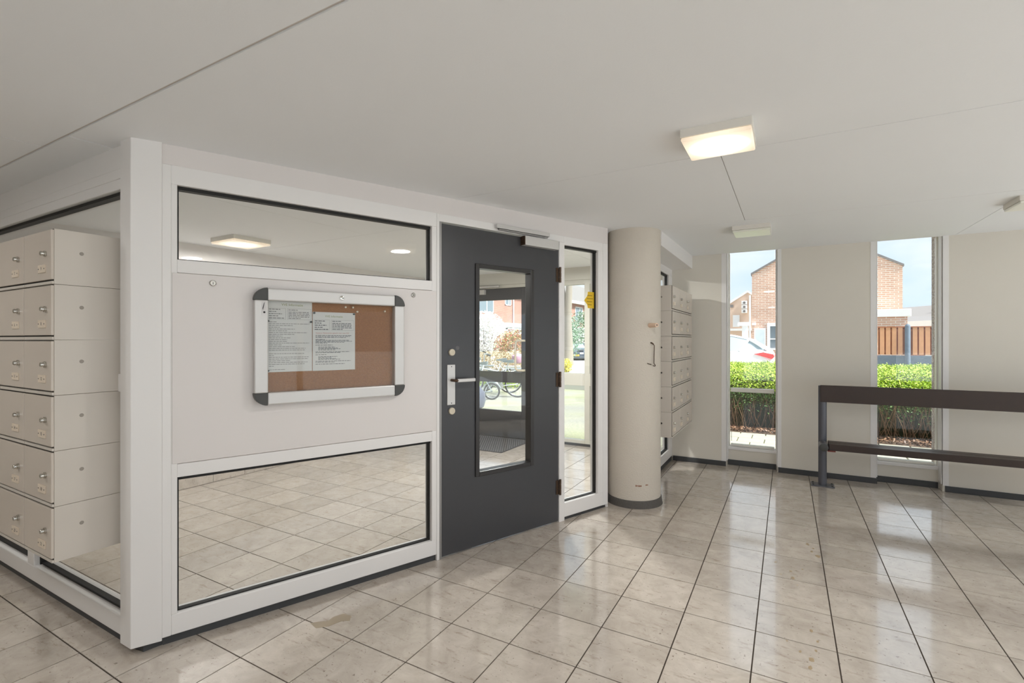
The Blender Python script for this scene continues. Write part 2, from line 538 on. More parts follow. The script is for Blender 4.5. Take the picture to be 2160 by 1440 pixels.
def structure(o, label=None):
    o['kind'] = 'structure'
    if label: o['label'] = label
    return o

def dup(o, parent=None):
    c = o.copy(); COL.objects.link(c)
    c.parent = parent
    for ch in list(o.children):
        dup(ch, c)
    return c

def share(src, name, parent=None, loc=None, rot=None):
    o = bpy.data.objects.new(name, src.data); COL.objects.link(o)
    if parent is not None: o.parent = parent
    if loc is not None: o.location = loc
    if rot is not None: o.rotation_euler = rot
    return o

def text(name, body, size, m, parent, loc, rot=(R(90), 0, 0), align='LEFT', sx=1.0):
    cu = bpy.data.curves.new(name, 'FONT')
    cu.body = body; cu.size = size; cu.align_x = align; cu.align_y = 'CENTER'; cu.extrude = 0.0001
    cu.resolution_u = 3
    tmp = bpy.data.objects.new(name, cu); COL.objects.link(tmp)
    me = bpy.data.meshes.new_from_object(tmp.evaluated_get(bpy.context.evaluated_depsgraph_get()))
    bpy.data.objects.remove(tmp); bpy.data.curves.remove(cu)
    me.name = name; me.materials.clear(); me.materials.append(m)
    o = bpy.data.objects.new(name, me); COL.objects.link(o)
    o.parent = parent; o.location = loc; o.rotation_euler = rot; o.scale = (sx, 1, 1)
    return o

def ceil_z(x, y):
    return 2.2024 + 0.01431 * y

# ================================================================== ROOM SHELL
# P: the white glazed screen with the door runs obliquely; local frame = along it, into it, up
PA = Vector((-2.411, 1.126, 0)); PU = Vector((0.38546, 0.92272, 0)); PN = Vector((0.92272, -0.38546, 0))
PMAT = Matrix(((PU.x, -PN.x, 0, PA.x), (PU.y, -PN.y, 0, PA.y), (0, 0, 1, 0), (0, 0, 0, 1)))
def P(s, d=0.0):
    q = PA + PU * s - PN * d
    return (q.x, q.y)

YW = 1.04          # front of the left glazed wall
X3 = -1.13         # short wall behind the column
YB = 5.70          # back wall, room side
YO = 5.87          # outer wall of the porch, room side
XR, YR, XL = 3.2, -2.5, -6.0
XP = -4.77         # far wall of the porch

# ---- floor: grout bed with tiles laid on it
TX, TY, GX, GY = 0.31698, 0.321975, -1.394775, 1.888285
floor = MB().box(XL - 0.2, XR + 0.2, YR - 0.2, 6.02, -0.16, -0.0035).obj('floor', GROUT)
structure(floor, 'polished beige stone floor tiles with dark joints')
tmb = MB(); g = 0.0028
tmb.box(-TX / 2 + g, TX / 2 - g, -TY / 2 + g, TY / 2 - g, -0.010, 0.0)
tile_me = tmb.mesh('tile', TILEM)
thc, ths = math.cos(R(29.379)), math.sin(R(29.379))
cells = []
for i in range(-15, 19):
    for j in range(-14, 13):
        x = GX + (i + 0.5) * TX; y = GY + (j + 0.5) * TY
        if not (XL - 0.1 < x < XR + 0.1 and YR - 0.1 < y < 6.0): continue
        zc = -x * ths + y * thc; xc = x * thc + y * ths
        vis = zc > 0.3 and abs(xc / zc) < 1.16 and 1.35 / zc < 0.86
        cells.append((0 if vis else 1, zc, x, y))
cells.sort()
rest = MB()
for k, (nv, zc, x, y) in enumerate(cells):
    if nv == 0 and k < 290:
        o = bpy.data.objects.new('tile', tile_me); COL.objects.link(o); o.parent = floor; o.location = (x, y, 0)
    else:
        rest.box(x - TX / 2 + g, x + TX / 2 - g, y - TY / 2 + g, y + TY / 2 - g, -0.010, 0.0)
o = rest.obj('tiles', TILEM, floor); o['kind'] = 'stuff'

# dried drips on the floor by the bench, and one brown stain by the screen
dr = MB()
for (x, y, r_) in [(0.03, 3.20, .016), (0.02, 3.29, .010), (-0.03, 3.22, .008), (0.08, 3.35, .007), (0.05, 3.12, .006), (-0.06, 3.38, .009),
                   (0.09, 2.42, .014), (0.085, 2.36, .011), (0.05, 2.46, .008), (0.11, 2.50, .007), (0.12, 2.58, .009), (0.0, 2.52, .006),
                   (0.03, 2.05, .014), (0.055, 1.86, .015), (0.10, 2.66, .010), (0.14, 3.66, .012), (0.12, 3.78, .014), (0.17, 3.60, .018), (0.15, 3.72, .010)]:
    ring = []
    for q in range(12):
        a = 2 * math.pi * q / 12; rr = r_ * (0.75 + 0.45 * random.random())
        ring.append((x + rr * math.cos(a) * 0.75, y + rr * math.sin(a) * 1.3))
    dr.prism(ring, 0.0001, 0.0004)
tag(dr.obj('floor_stains', mat('dried_spill', srgb(168, 148, 120), 0.3)), 'dried brown drips spattered on the tiles before the bench', 'stain')
bpy.data.objects['floor_stains']['kind'] = 'stuff'
st = MB()
pts = [(-1.985, 1.56), (-1.925, 1.545), (-1.885, 1.585), (-1.865, 1.645), (-1.835, 1.665), (-1.86, 1.70), (-1.91, 1.695), (-1.93, 1.65), (-1.925, 1.61), (-1.95, 1.595)]
st.prism([(x - .0, y - .0) for x, y in pts], 0.0001, 0.0004)
tag(st.obj('floor_stain', mat('brown_stain', srgb(160, 146, 126), 0.3)), 'hook shaped brown stain on a tile before the white screen', 'stain')

# ---- ceiling: boards with open joints under the slab
ceil = MB().prism([(XL - .2, YR - .2), (XR + .2, YR - .2), (XR + .2, 5.76), (XL - .2, 5.76)], lambda x, y: ceil_z(x, y) + 0.007, lambda x, y: 2.75).obj('ceiling', CEILGAP)
structure(ceil, 'pale ceiling of large boards with thin joints')
def clip(poly, a, b, c):
    out = []
    for i in range(len(poly)):
        p, q = poly[i], poly[(i + 1) % len(poly)]
        dp, dq = a * p[0] + b * p[1] - c, a * q[0] + b * q[1] - c
        if dp >= 0: out.append(p)
        if dp * dq < 0:
            t = dp / (dp - dq); out.append((p[0] + t * (q[0] - p[0]), p[1] + t * (q[1] - p[1])))
    return out
def panel(x0, x1, y0, y1, clips=(), gap=0.0022, drop=0.0):
    poly = [(x0 + gap, y0 + gap), (x1 - gap, y0 + gap), (x1 - gap, y1 - gap), (x0 + gap, y1 - gap)]
    for cl in clips: poly = clip(poly, *cl)
    if len(poly) < 3: return
    MB().prism(poly, lambda x, y: ceil_z(x, y) - drop, lambda x, y: ceil_z(x, y) + 0.02).obj('ceiling_panel', CEILM, ceil, bevel=0.0)
pc = PN.x * PA.x + PN.y * PA.y
hall = [(PN.x, PN.y, pc - 0.03)]
porch = [(-PN.x, -PN.y, -(pc - 0.03))]
for (y0, y1, xs) in [(-2.7, -0.72, (-6.2, -4.0, -1.5, 0.9, 3.3, 3.8)), (-0.72, 0.872, (-6.2, -5.3, -2.9, -0.5, 1.9, 3.8))]:
    for a, b in zip(xs, xs[1:]): panel(a, b, y0, y1, gap=0.003)
# the strip in front of the left wall, then the bays to the right of the screen
panel(-6.2, -2.653, 0.878, YW + 0.03, gap=.003)
def pline(y):
    t = (y - PA.y) / PU.y
    return (PA.x + PU.x * t - PN.x * .03, y)
MB().prism([(-2.647, .881), (2.1, .881), (2.1, 2.4998), pline(2.4998), pline(1.10), (-2.647, 1.10)], ceil_z, lambda x, y: ceil_z(x, y) + .02).obj('ceiling_panel', CEILM, ceil)
panel(2.1, 3.8, 0.878, 2.502)
for a, b in [(-2.65, -0.277), (-0.277, 2.1), (2.1, 3.8)]: panel(a, b, 2.502, 4.095, hall)
for a, b in [(-1.12, 1.3), (1.3, 3.8)]: panel(a, b, 4.095, 5.72)
for (y0, y1) in [(YW + 0.03, 3.0), (3.0, 4.93), (4.93, 5.95)]:
    for a, b in [(-4.8, -1.975 if y0 > 2.9 else -3.1), (-1.975 if y0 > 2.9 else -3.1, -1.125)]:
        panel(a, b, y0, y1, porch)

# ---- outer walls that close the hall behind and beside the camera
wre = MB().box(XL - .2, -1.0, YR - .2, YR, 0, 2.6).box(-1.0, XR + .2, YR - .2, YR, 0, .3).box(-1.0, XR + .2, YR - .2, YR, 1.9, 2.6)
for x in (2.0,): wre.box(x - .2, x + .2, YR - .2, YR, .3, 1.9)
wre = structure(wre.obj('wall_rear', BEIGE))
for a, b in [(-1.0, XR)]: box('window_pane', GLASS, (a, b, YR - .1, YR - .094, .3, 1.9), wre)  # added unseen window, its daylight lifts the left mailbox fronts
structure(MB().box(XL - .2, XL, YR, YW + .1, 0, 2.6).obj('wall_far_left', BEIGE))
# right side: unseen glazed front, placed and sized for its daylight
wr = structure(MB().box(XR, XR + .12, YR, 6.1, 0, 0.22).box(XR, XR + .12, YR, 6.1, 1.80, 2.6).obj('wall_right', WHITE))
for y in (-2.45, -0.8, 0.85, 2.5, 4.15, 5.65):
    box('mullion', WHITE, (XR, XR + .09, y - .04, y + .04, 0.22, 1.80), wr)
box('window_pane', GLASS, (XR + .04, XR + .046, YR, 5.7, 0.22, 1.80), wr)

# ---- back wall: piers, two tall windows
W1 = (-0.565, -0.085); W2 = (0.735, 1.215)
wb = MB()
for a, b in [(X3 - .06, W1[0]), (W1[1], W2[0]), (W2[1], XR + .2)]:
    wb.box(a, b, YB, 5.95, 0, 2.7)
wall_back = structure(wb.obj('wall_back', BEIGE), 'beige painted back wall between the tall windows')
for a, b in [(X3 - .06, W1[0] - .008), (W1[1] + .008, W2[0] - .008), (W2[1] + .008, XR + .2)]:
    MB().box(a, b, 5.95, 6.125, -0.1, 2.9).obj('pebble_cladding', PEBBLE, wall_back)
for a, b in (W1, W2): MB().box(a - .01, b + .01, 5.76, 6.10, 2.38, 2.75).obj('lintel', BEIGE, wall_back)  # unseen block added above the window against a sky light leak
# white corner strips beside the windows
for n, (a, b) in enumerate([(W1[0] - .050, W1[0]), (W1[1], W1[1] + .036), (W2[0] - .045, W2[0]), (W2[1], W2[1] + .042)]):
    structure(MB().box(a, b, YB - .003, YB + .02, 0.052, ceil_z(0, YB)).obj('trim_%d' % (n + 1), WHITE, bevel=0.001))

def tall_window(n, x0, x1, bar):
    wd = empty('window_%d' % n); structure(wd, 'tall narrow window reaching the ceiling in the back wall')
    mm = MB().box(x0, x1, 5.80, 5.93, 0.0, 0.165)
    mm.obj('sill_panel', BEIGE, wd)
    MB().prism([(x0, 5.792), (x1, 5.792), (x1, 5.87), (x0, 5.87)], 0.165, lambda x, y: 0.205 if y > 5.83 else 0.193).obj('sill', WHITE, wd, bevel=0.003)
    zt = 2.30
    for (a, b) in [(x0, x0 + .020), (x1 - .019, x1)]:
        MB().box(a, b, 5.815, 5.885, 0.195, zt).obj('stile', BANDW, wd, bevel=0.004)
    # stepped reveal lining
    MB().box(x0 - .001, x0 + .010, 5.71, 5.82, 0.06, zt).obj('reveal_lining', WHITE, wd, bevel=0.002)
    MB().box(x1 - .010, x1 + .001, 5.71, 5.82, 0.06, zt).obj('reveal_lining', WHITE, wd, bevel=0.002)
    if bar:
        MB().box(x0 + .03, x1 - .03, 5.812, 5.885, 0.790, 0.832).obj('transom', BANDW, wd, bevel=0.005)
    MB().box(x0 + .03, x1 - .03, 5.82, 5.88, 0.20, 0.222).obj('bottom_bar', BANDW, wd, bevel=0.003)
    MB().box(x0 + .03, x1 - .03, 5.846, 5.852, 0.22, zt).obj('glass_pane', GLASS, wd)
    MB().box(x0 + .034, x0 + .038, 5.842, 5.846, 0.25, 0.78).obj('gasket', INKL, wd)
tall_window(1, *W1, True)
tall_window(2, *W2, False)
# skirtings along the back wall and in the window bays
for n, (a, b, y) in enumerate([(X3 + .01, W1[0] - .005, YB), (W1[1] + .008, W2[0] + .005, YB), (W2[1] + .016, XR, YB)]):
    structure(MB().box(a, b, y - .012, y, 0, 0.052).obj('baseboard_back', SKIRT, bevel=0.002))
for (a, b) in (W1, W2):
    structure(MB().box(a + .005, b - .012, 5.788, 5.80, 0, 0.056).obj('baseboard_window', SKIRT, bevel=0.002))

# ---- the short wall behind the column, its bulkhead
w3 = empty('wall_middle'); structure(w3, 'white glazed wall behind the round column')
MB().box(X3 - .07, X3, 4.2, YB, 0.05, 0.149).obj('bottom_rail', WHITE, w3, bevel=0.003)
MB().box(X3 - .07, X3, 4.2, YB, 2.067, 2.15).obj('top_rail', WHITE, w3, bevel=0.003)
MB().box(X3 - .07, X3, 5.525, YB, 0.149, 2.067).obj('stile', WHITE, w3, bevel=0.003)
MB().box(X3 - .07, X3, 4.2, 5.12, 0.149, 2.067).obj('infill_panel', PANEL, w3, bevel=0.003)  # solid panel added here to block the porch lamp's light
gk = MB()
for d in [(5.507, 5.525, .149, 2.067), (5.12, 5.138, .149, 2.067), (5.13, 5.52, .149, .160), (5.13, 5.52, 2.052, 2.067)]:
    gk.box(X3 - .045, X3 - .018, *d)
gk.obj('gasket', BLACK, w3)
MB().box(X3 - .036, X3 - .030, 5.13, 5.515, 0.152, 2.06).obj('glass_pane', GLASS, w3)
structure(MB().box(X3 - .05, X3 - .006, 4.2, YB, 0, 0.05).obj('baseboard_middle', SKIRT))
structure(MB().prism([(X3 - .07, 4.19), (-0.912, 4.17), (-0.912, YB), (X3 - .07, YB)], 2.142, lambda x, y: ceil_z(x, y) + .003).obj('trim_bulkhead', WHITE, bevel=0.002), 'white boxed bulkhead above the mailboxes')

# ---- round column
CX, CY, CR = -1.129, 4.110, 0.217
col = MB().lathe([(CR, 0.0), (CR, 2.30)], (CX, CY, 0), seg=96).obj('column', STUCCO, smooth='auto')
structure(col, 'round cream stucco column beside the glazed door screen')
MB().lathe([(CR + .017, 0.0), (CR + .013, 0.012), (CR + .008, .055), (CR + .004, .060)], (CX, CY, 0), seg=72).obj('stone_base', STONEBASE, col, smooth='auto')
# scuffs on the column
sf = MB()
for (ang, z, wdt, hh) in [(-65, .182, .05, .006), (-62, .178, .025, .004), (-47, .188, .02, .004)]:
    a = R(ang)
    for q in range(5):
        t = a + (q - 2) * wdt / 5 / CR
        sf.lathe([(0.004 * (1 + .5 * random.random()), 0), (0.002, .0006)], (0, 0, 0), axis='x', seg=6)
        nn = 12
        for vi in range(len(sf.v) - nn, len(sf.v)):
            x, y, zz = sf.v[vi]
            rad = CR + 0.0002 + x
            tt = t + y / CR
            sf.v[vi] = (CX + rad * math.cos(tt), CY + rad * math.sin(tt), z + zz * hh / .004 + random.uniform(-.0005, .0005))
sf.obj('scuff_marks', mat('brown_scuff', srgb(150, 112, 92), 0.8), col)

# ---- left glazed wall
wl = empty('wall_left'); structure(wl, 'white glazed wall carrying the left mailboxes')
def wlbox(name, m, *d, bevel=0.003): return MB().box(*d).obj(name, m, wl, bevel=bevel)
XE = -2.53
wlbox('header', WHITE, XL, XE, YW, YW + .09, 2.115, 2.26)
wlbox('header_bead', WHITE, XL, XE, YW - .004, YW + .02, 2.070, 2.113, bevel=0.002)
wlbox('top_rail', WHITE, XL, XE, YW, YW + .09, 2.025, 2.075)
wlbox('bottom_rail', WHITE, XL, XE, YW, YW + .09, 0.035, 0.122, bevel=0.006)
wlbox('mullion', WHITE, -3.665, -3.575, YW, YW + .09, 0.12, 1.13)
wlbox('mullion', WHITE, -5.05, -4.96, YW, YW + .09, 0.12, 2.03)
wlbox('transom', WHITE, -4.96, XE, YW, YW + .09, 1.12, 1.20)
gk = MB()
for a, b, z0, z1 in [(-4.96, -3.665, .12, 1.12), (-3.575, XE, .12, 1.12), (-4.96, XE, 1.20, 2.026)]:
    gk.box(a, b, YW + .022, YW + .055, z1 - .016, z1).box(a, b, YW + .030, YW + .055, z0, z0 + .013)
    gk.box(a, a + .012, YW + .024, YW + .055, z0, z1).box(b - .012, b, YW + .024, YW + .055, z0, z1)
gk.obj('gasket', BLACK, wl)
for a, b, z0, z1 in [(-4.96, -3.665, .12, 1.12), (-3.575, XE, .12, 1.12), (-4.96, XE, 1.20, 2.02)]:
    MB().box(a + .01, b, YW + .042, YW + .048, z0 + .01, z1 - .005).obj('glass_pane', GLASS, wl)
MB().box(XL, -5.05, YW + .03, YW + .06, .12, 2.03).obj('infill_panel', PANEL, wl)
structure(MB().box(XL, XE, YW + .012, YW + .05, 0, .035).obj('baseboard_left', SKIRT))

# ---- angled corner post
rp_ = P(-0.003, -0.024)
post = MB().prism([(-2.535, 1.017), (-2.441, 1.017), (rp_[0], rp_[1]), P(-0.003, 0.03), P(-0.05, 0.09), (-2.535, 1.12)], 0.030, lambda x, y: ceil_z(x, y) + .004)
structure(post.obj('trim_corner_post', WHITE, bevel=0.003), 'white angled corner post between the two glazed walls')
structure(MB().prism([(-2.50, 1.05), (-2.43, 1.06), P(0.0, 0.005), P(0.0, 0.05), (-2.50, 1.12)], 0, .032).obj('baseboard_post', SKIRT))

# ---- the white screen with the door
wf = empty('wall_front', matrix=PMAT); structure(wf, 'white glazed screen with noticeboard panel and dark door')
def wfb(name, m, s0, s1, d0, d1, z0, z1, bevel=0.0012): return MB().box(s0, s1, d0, d1, z0, z1).obj(name, m, wf, bevel=min(bevel, .0025), segs=1)
F, B_ = -0.015, 0.072
MB().box(-.02, 2.94, F + .002, B_, 2.13, 2.27).obj('header_panel', PANEL, wf, bevel=.002)
wfb('top_rail', WHITE, .030, 1.366, F, B_, 2.046, 2.130)
wfb('door_head', WHITE, 1.385, 2.449, F, B_, 2.083, 2.130)
wfb('top_rail', WHITE, 2.449, 2.878, F, B_, 2.066, 2.130)
wfb('left_stile', WHITE, -.004, .030, F - .001, B_, .038, 2.130, bevel=.002)
wfb('inner_stile', WHITE, .030, .053, F, B_, .128, 2.046, bevel=.002)
wfb('mid_rail', WHITE, .053, 1.334, F, B_, 1.654, 1.712)
wfb('low_rail', WHITE, .053, 1.334, F, B_, .737, .796)
wfb('bottom_rail', WHITE, .030, 1.366, F, B_, .038, .128, bevel=.0025)
wfb('right_stile', WHITE, 1.334, 1.366, F, B_, .128, 2.046, bevel=.002)
wfb('right_stile', WHITE, 1.366, 1.385, F - .003, B_, .0, 2.130, bevel=.004)
wfb('strike_strip', STEELSTRIP, 1.385, 1.402, F - .001, B_, .0, 2.083, bevel=.001)
ip = wfb('infill_panel', PANEL, .033, 1.364, F - .004, F + .02, .799, 1.651, bevel=.002)
structure(MB().box(0.0, 1.37, 0.0, .05, 0, .040).obj('baseboard_screen', SKIRT, None)).matrix_world = PMAT
structure(MB().box(2.45, 2.92, 0.0, .05, 0, .030).obj('baseboard_screen', SKIRT, None)).matrix_world = PMAT
wfb('hinge_jamb', WHITE, 2.394, 2.449, F - .004, B_, .0, 2.083, bevel=.008)
wfb('bottom_rail', WHITE, 2.449, 2.878, F, B_, .026, .131, bevel=.004)
wfb('right_stile', WHITE, 2.823, 2.878, F, B_, .131, 2.066, bevel=.002)
wfb('right_stile', WHITE, 2.878, 2.935, F - .003, B_, .026, 2.130, bevel=.004)
structure(MB().prism([(-1.2689, 3.8408), (-1.3583, 4.1114), (-1.3963, 4.0989), (-1.3069, 3.8283)], 0, 2.25).obj('trim_light_filler', WHITE))  # unseen filler added to stop lamp light between screen and column
for (s0, s1, z0, z1) in [(.053, 1.334, 1.712, 2.046), (.053, 1.334, .128, .737), (2.449, 2.823, .131, 2.066)]:
    wn = empty('window_3' if s0 < 1 and z0 > 1 else ('window_4' if s0 < 1 else 'window_5'), matrix=PMAT); structure(wn)
    gk = MB().box(s0, s0 + .007, .012, .04, z0, z1).box(s1 - .010, s1, .012, .04, z0, z1)
    gk.box(s0, s1, .006, .04, z1 - .016, z1).box(s0, s1, .012, .04, z0, z0 + .006)  # thick top bar also paints the shadow gap above the glass
    gk.obj('gasket', BLACK, wn)
    MB().box(s0 + .005, s1 - .005, .022, .028, z0 + .004, z1 - .004).obj('glass_pane', GLASS, wn)
# panel screws
for s, z in [(.189, 1.615), (1.208, 1.618)]:
    sc_ = MB().lathe([(.0135, .0), (.0135, -.004), (.011, -.006)], (s, F - .004, z), axis='y', seg=20).obj('lock_screw', STEEL, wf, smooth='auto')
    MB().box(s - .001, s + .001, F - .0112, F - .0098, z - .006, z + .004).obj('key_slot', BLACK, sc_)

# door
dr_ = empty('door_1', matrix=PMAT); structure(dr_, 'charcoal door with a tall glass panel in the white screen')
D0, D1 = -.012, .030
leaf = MB().box(1.406, 1.664, D0, D1, .012, 2.072).box(2.130, 2.389, D0, D1, .012, 2.072)
leaf.box(1.664, 2.130, D0, D1, .012, .482).box(1.664, 2.130, D0, D1, 1.834, 2.072)
leaf.obj('leaf', DOORM, dr_)
mo = MB()
for (s0, s1, z0, z1) in [(1.650, 1.680, .463, 1.850), (2.114, 2.146, .463, 1.850), (1.680, 2.114, .463, .494), (1.680, 2.114, 1.820, 1.850)]:
    mo.box(s0, s1, D0 - .011, D1 + .011, z0, z1)
mo.obj('glazing_bead', DOORTRIM, dr_, bevel=.004)
MB().box(1.668, 2.126, .006, .012, .486, 1.83).obj('glass_pane', GLASS, dr_)
lp = MB().box(1.440, 1.498, D0 - .006, D0, .946, 1.198).obj('lock_plate', ALU, dr_, bevel=.003)
for z in (1.186, .958):
    MB().lathe([(.0035, 0), (.0035, -.001)], (1.470, D0 - .006, z), axis='y', seg=10).obj('screw', GREYPL, lp)
hd = MB().tube([(1.470, D0 - .004, 1.101), (1.470, D0 - .045, 1.101), (1.478, D0 - .052, 1.101), (1.49, D0 - .054, 1.101)], .009, 12)
hd.obj('handle_neck', RUST, dr_, smooth='auto')
MB().box(1.483, 1.615, D0 - .062, D0 - .046, 1.090, 1.111).obj('handle', ALU, dr_, bevel=.004)
for z in (1.275, .908):
    MB().lathe([(.0215, 0), (.0215, -.010), (.019, -.013)], (1.473, D0, z), axis='y', seg=28).obj('cylinder_rose', CREAM, dr_, smooth='auto')
for z in (1.834, 1.060, .262):
    hg = MB().box(2.366, 2.391, D0 - .004, D0, z - .052, z + .052).obj('hinge', RUST, dr_)
    MB().lathe([(.009, -.056), (.009, -.020), (.0075, -.019), (.0075, -.015), (.009, -.014), (.009, .018), (.0075, .019), (.0075, .023), (.009, .024), (.009, .058)], (2.397, F - .010, z), seg=14).obj('hinge_knuckle', RUST, hg, smooth='auto')
# chipped paint above the lock
MB().lathe([(.014, 0), (.010, -.0012)], (1.518, D0, 1.302), axis='y', seg=9).obj('paint_chip', mat('chipped_paint', srgb(96, 96, 98), .7, noise=.4, nscale=90), dr_)
# closer: body on the door, rail on the head
cl = MB().box(2.036, 2.352, D0 - .048, D0, 2.010, 2.074).obj('door_closer', ALU, dr_, bevel=.003)
MB().box(2.030, 2.036, D0 - .046, D0, 2.012, 2.072).obj('end_cap', RUST, cl)
rl = MB().box(1.803, 2.277, F - .030, F, 2.098, 2.124).obj('closer_rail', ALU, dr_, bevel=.002)
MB().box(1.825, 2.262, F - .024, F - .012, 2.086, 2.098).obj('slide_arm', STEELSTRIP, rl)
MB().box(1.82, 2.27, F - .026, F - .010, 2.0955, 2.099).obj('rail_slot', BLACK, rl)

# yellow sticker on the narrow pane
sk = MB().prism_y([(2.700, 1.665), (2.738, 1.705), (2.742, 1.735), (2.812, 1.735), (2.812, 1.605), (2.742, 1.605), (2.735, 1.632)], .0205, .0215)
sko = sk.obj('sticker', YELLOW); sko.matrix_world = PMAT
tag(sko, 'yellow arrow shaped sticker on the narrow glass pane by the column', 'sticker')
tl = MB()
for k, (a, b) in enumerate([(2.735, 2.79), (2.73, 2.80), (2.73, 2.79), (2.74, 2.785)]):
    tl.box(a, b, .0200, .0206, 1.702 - k * .024, 1.708 - k * .024)
tl.obj('print', mat('sticker_print', srgb(150, 122, 20), .6), sko)

# ---- the porch behind: far wall with a tiled foot, outer glazed front, outer door
wp = structure(MB().box(XP - .15, XP, YW, 6.0, 0, 2.6).obj('wall_porch', PANEL))
tmw = MB().box(0, .012, -.1535, .1535, 0.003, .62).mesh('tile', TILEM, bevel=.001, segs=1)
for k in range(15):
    o = bpy.data.objects.new('wall_tile', tmw); COL.objects.link(o); o.parent = wp; o.location = (XP, YW + .22 + k * .31, 0)
wo_ = empty('wall_outer'); structure(wo_, 'white framed glazed front of the porch')
OUTW = mat('porch_frame_paint', srgb(200, 198, 188), 0.45)
def wob(name, m, x0, x1, z0, z1, y0=YO, y1=YO + .08, bevel=.003): return MB().box(x0, x1, y0, y1, z0, z1).obj(name, m, wo_, bevel=bevel)
wob('header', OUTW, XP, X3, 2.124, 2.6, YO - .02)
wob('head_rail', OUTW, XP, -4.16, 2.06, 2.124); wob('head_rail', OUTW, -3.07, X3, 2.066, 2.124); wob('door_head', OUTW, -4.16, -3.07, 2.080, 2.124)
for a, b in [(XP, -4.70), (-4.22, -4.15), (-3.075, -2.98), (-2.247, -2.178), (X3 - .08, X3)]:
    wob('stile', OUTW, a, b, .0, 2.07)
for a, b in [(-4.70, -4.22), (-2.98, -2.247), (-2.178, X3 - .08)]:
    wob('mid_rail', OUTW, a, b, .770, .925); wob('bottom_rail', OUTW, a, b, .02, .075)
    MB().box(a, b, YO + .036, YO + .042, .925, 2.066).obj('glass_pane', GLASS, wo_)
    MB().box(a, b, YO + .036, YO + .042, .075, .770).obj('glass_pane', GLASS, wo_)
structure(MB().box(XP, -4.16, YO - .004, YO + .05, 0, .022).obj('baseboard_outer', SKIRT))
structure(MB().box(-3.0, X3, YO - .006, YO + .05, 0, .032).obj('baseboard_outer', SKIRT))
od = empty('door_2'); structure(od, 'charcoal glazed outer door of the porch')
YD0, YD1 = YO + .012, YO + .055
lf = MB().box(-4.145, -4.02, YD0, YD1, .012, 2.076).box(-3.166, -3.082, YD0, YD1, .012, 2.076)
lf.box(-4.02, -3.166, YD0, YD1, .012, .372).box(-4.02, -3.166, YD0, YD1, .762, .915).box(-4.02, -3.166, YD0, YD1, 1.914, 2.076)
lf.obj('leaf', DOORM, od, bevel=.003)
MB().box(-4.02, -3.166, YO + .03, YO + .036, .372, .762).obj('glass_pane', GLASS, od)
MB().box(-4.02, -3.166, YO + .03, YO + .036, .915, 1.914).obj('glass_pane', GLASS, od)
MB().tube([(-3.05 - .06, YD0, 1.345), (-3.11, YD0 - .05, 1.345), (-3.19, YD0 - .055, 1.345), (-3.222, YD0 - .055, 1.32), (-3.228, YD0 - .055, 1.27), (-3.228, YD0 - .055, 1.02), (-3.222, YD0 - .055, .965), (-3.19, YD0 - .055, .94), (-3.11, YD0 - .05, .94), (-3.11, YD0, .94)], .015, 12).obj('pull_handle', CREAM, od, smooth='auto')
c2 = MB().box(-4.02, -3.735, YD0 - .05, YD0, 1.998, 2.066).obj('door_closer', ALU, od, bevel=.003)
MB().box(-3.95, -3.49, YO - .045, YO - .005, 2.088, 2.116).obj('closer_rail', ALU, od, bevel=.002)
structure(MB().box(-4.15, -3.07, YO - .03, YO + .10, 0, .010).obj('trim_threshold', STEEL))

# door mat
dm = MB().box(-4.25, -2.975, 5.03, 5.82, .0005, .008).obj('door_mat', MATM, bevel=.002)
tag(dm, 'dark studded rubber mat before the outer porch door', 'mat')
sd = MB()
for i in range(40):
    for j in range(26):
        x = -4.23 + i * .0312 + (j % 2) * .0156; y = 5.05 + j * .0298
        if x < -2.99: sd.lathe([(.0085, 0), (.006, .003)], (x, y, .008), seg=6)
so = sd.obj('studs', MATS, dm); so['kind'] = 'stuff'

# ================================================================== THINGS IN THE ROOM
# ---- mailboxes
def mailbox(wd, hh, depth, mirror):
    """front faces local -y; origin at the front lower left corner"""
    t = empty('mailbox')
    MB().box(.0006, wd - .0006, .006, depth, .0006, hh - .0006).obj('body', MAILM, t, bevel=.0012)
    # thin black sheet behind the door paints the shade in its gap
    MB().box(.0010, wd - .004, .0046, .0062, .014, hh - .002).obj('gap_sheet', BLACK, t)
    d = MB().box(.0065, wd - .0006, -.004, .0058, .019, hh - .005).obj('door', MAILD, t, bevel=.0025)
    lx = wd - .055 if not mirror else .045
    lk = MB().lathe([(.0125, 0), (.0125, -.006), (.0095, -.007), (.0095, -.016), (.008, -.018)], (lx, -.004, hh * .555), axis='y', seg=18).obj('lock', STEEL, d, smooth='auto')
    px = wd - .088 if not mirror else .078
    MB().box(px - .036, px + .036, -.0085, -.004, hh * .22, hh * .36).obj('name_plate', PLATEM, d, bevel=.0008)
    MB().box(.002, wd - .002, -.001, .006, .001, .0125).obj('slot_strip', MAILM, t, bevel=.001)
    return t, d, px
MW, MH = 0.2955, 0.228
MX1, MZ0, MYF = -2.608, 0.440, 0.815
proto = None
rows = ['top', 'second', 'third', 'fourth', 'fifth', 'bottom']
cols = ['beside the white corner post', 'in the middle column', 'in the outer left column']
nums = [['9', '7', '5'], ['8', '6', '4'], ['12', '11', '10'], ['15', '14', '13'], ['18', '17', '16'], ['21', '20', '19']]
lens_t, first_d, ppx = mailbox(MW, MH, YW + .02 - MYF, False)
for r_ in range(6):
    for c_ in range(3):
        t = lens_t if (r_, c_) == (0, 0) else dup(lens_t)
        t.location = (MX1 - (c_ + 1) * MW, MYF, MZ0 + (5 - r_) * MH)
        where = '%s row' % rows[r_]
        tag(t, 'grey enamel mailbox %s, %s of the left bank' % (cols[c_], where), 'mailbox', 'mailboxes in the left bank')
mails = [o for o in COL.objects if o.name.startswith('mailbox') and o.get('category') == 'mailbox']
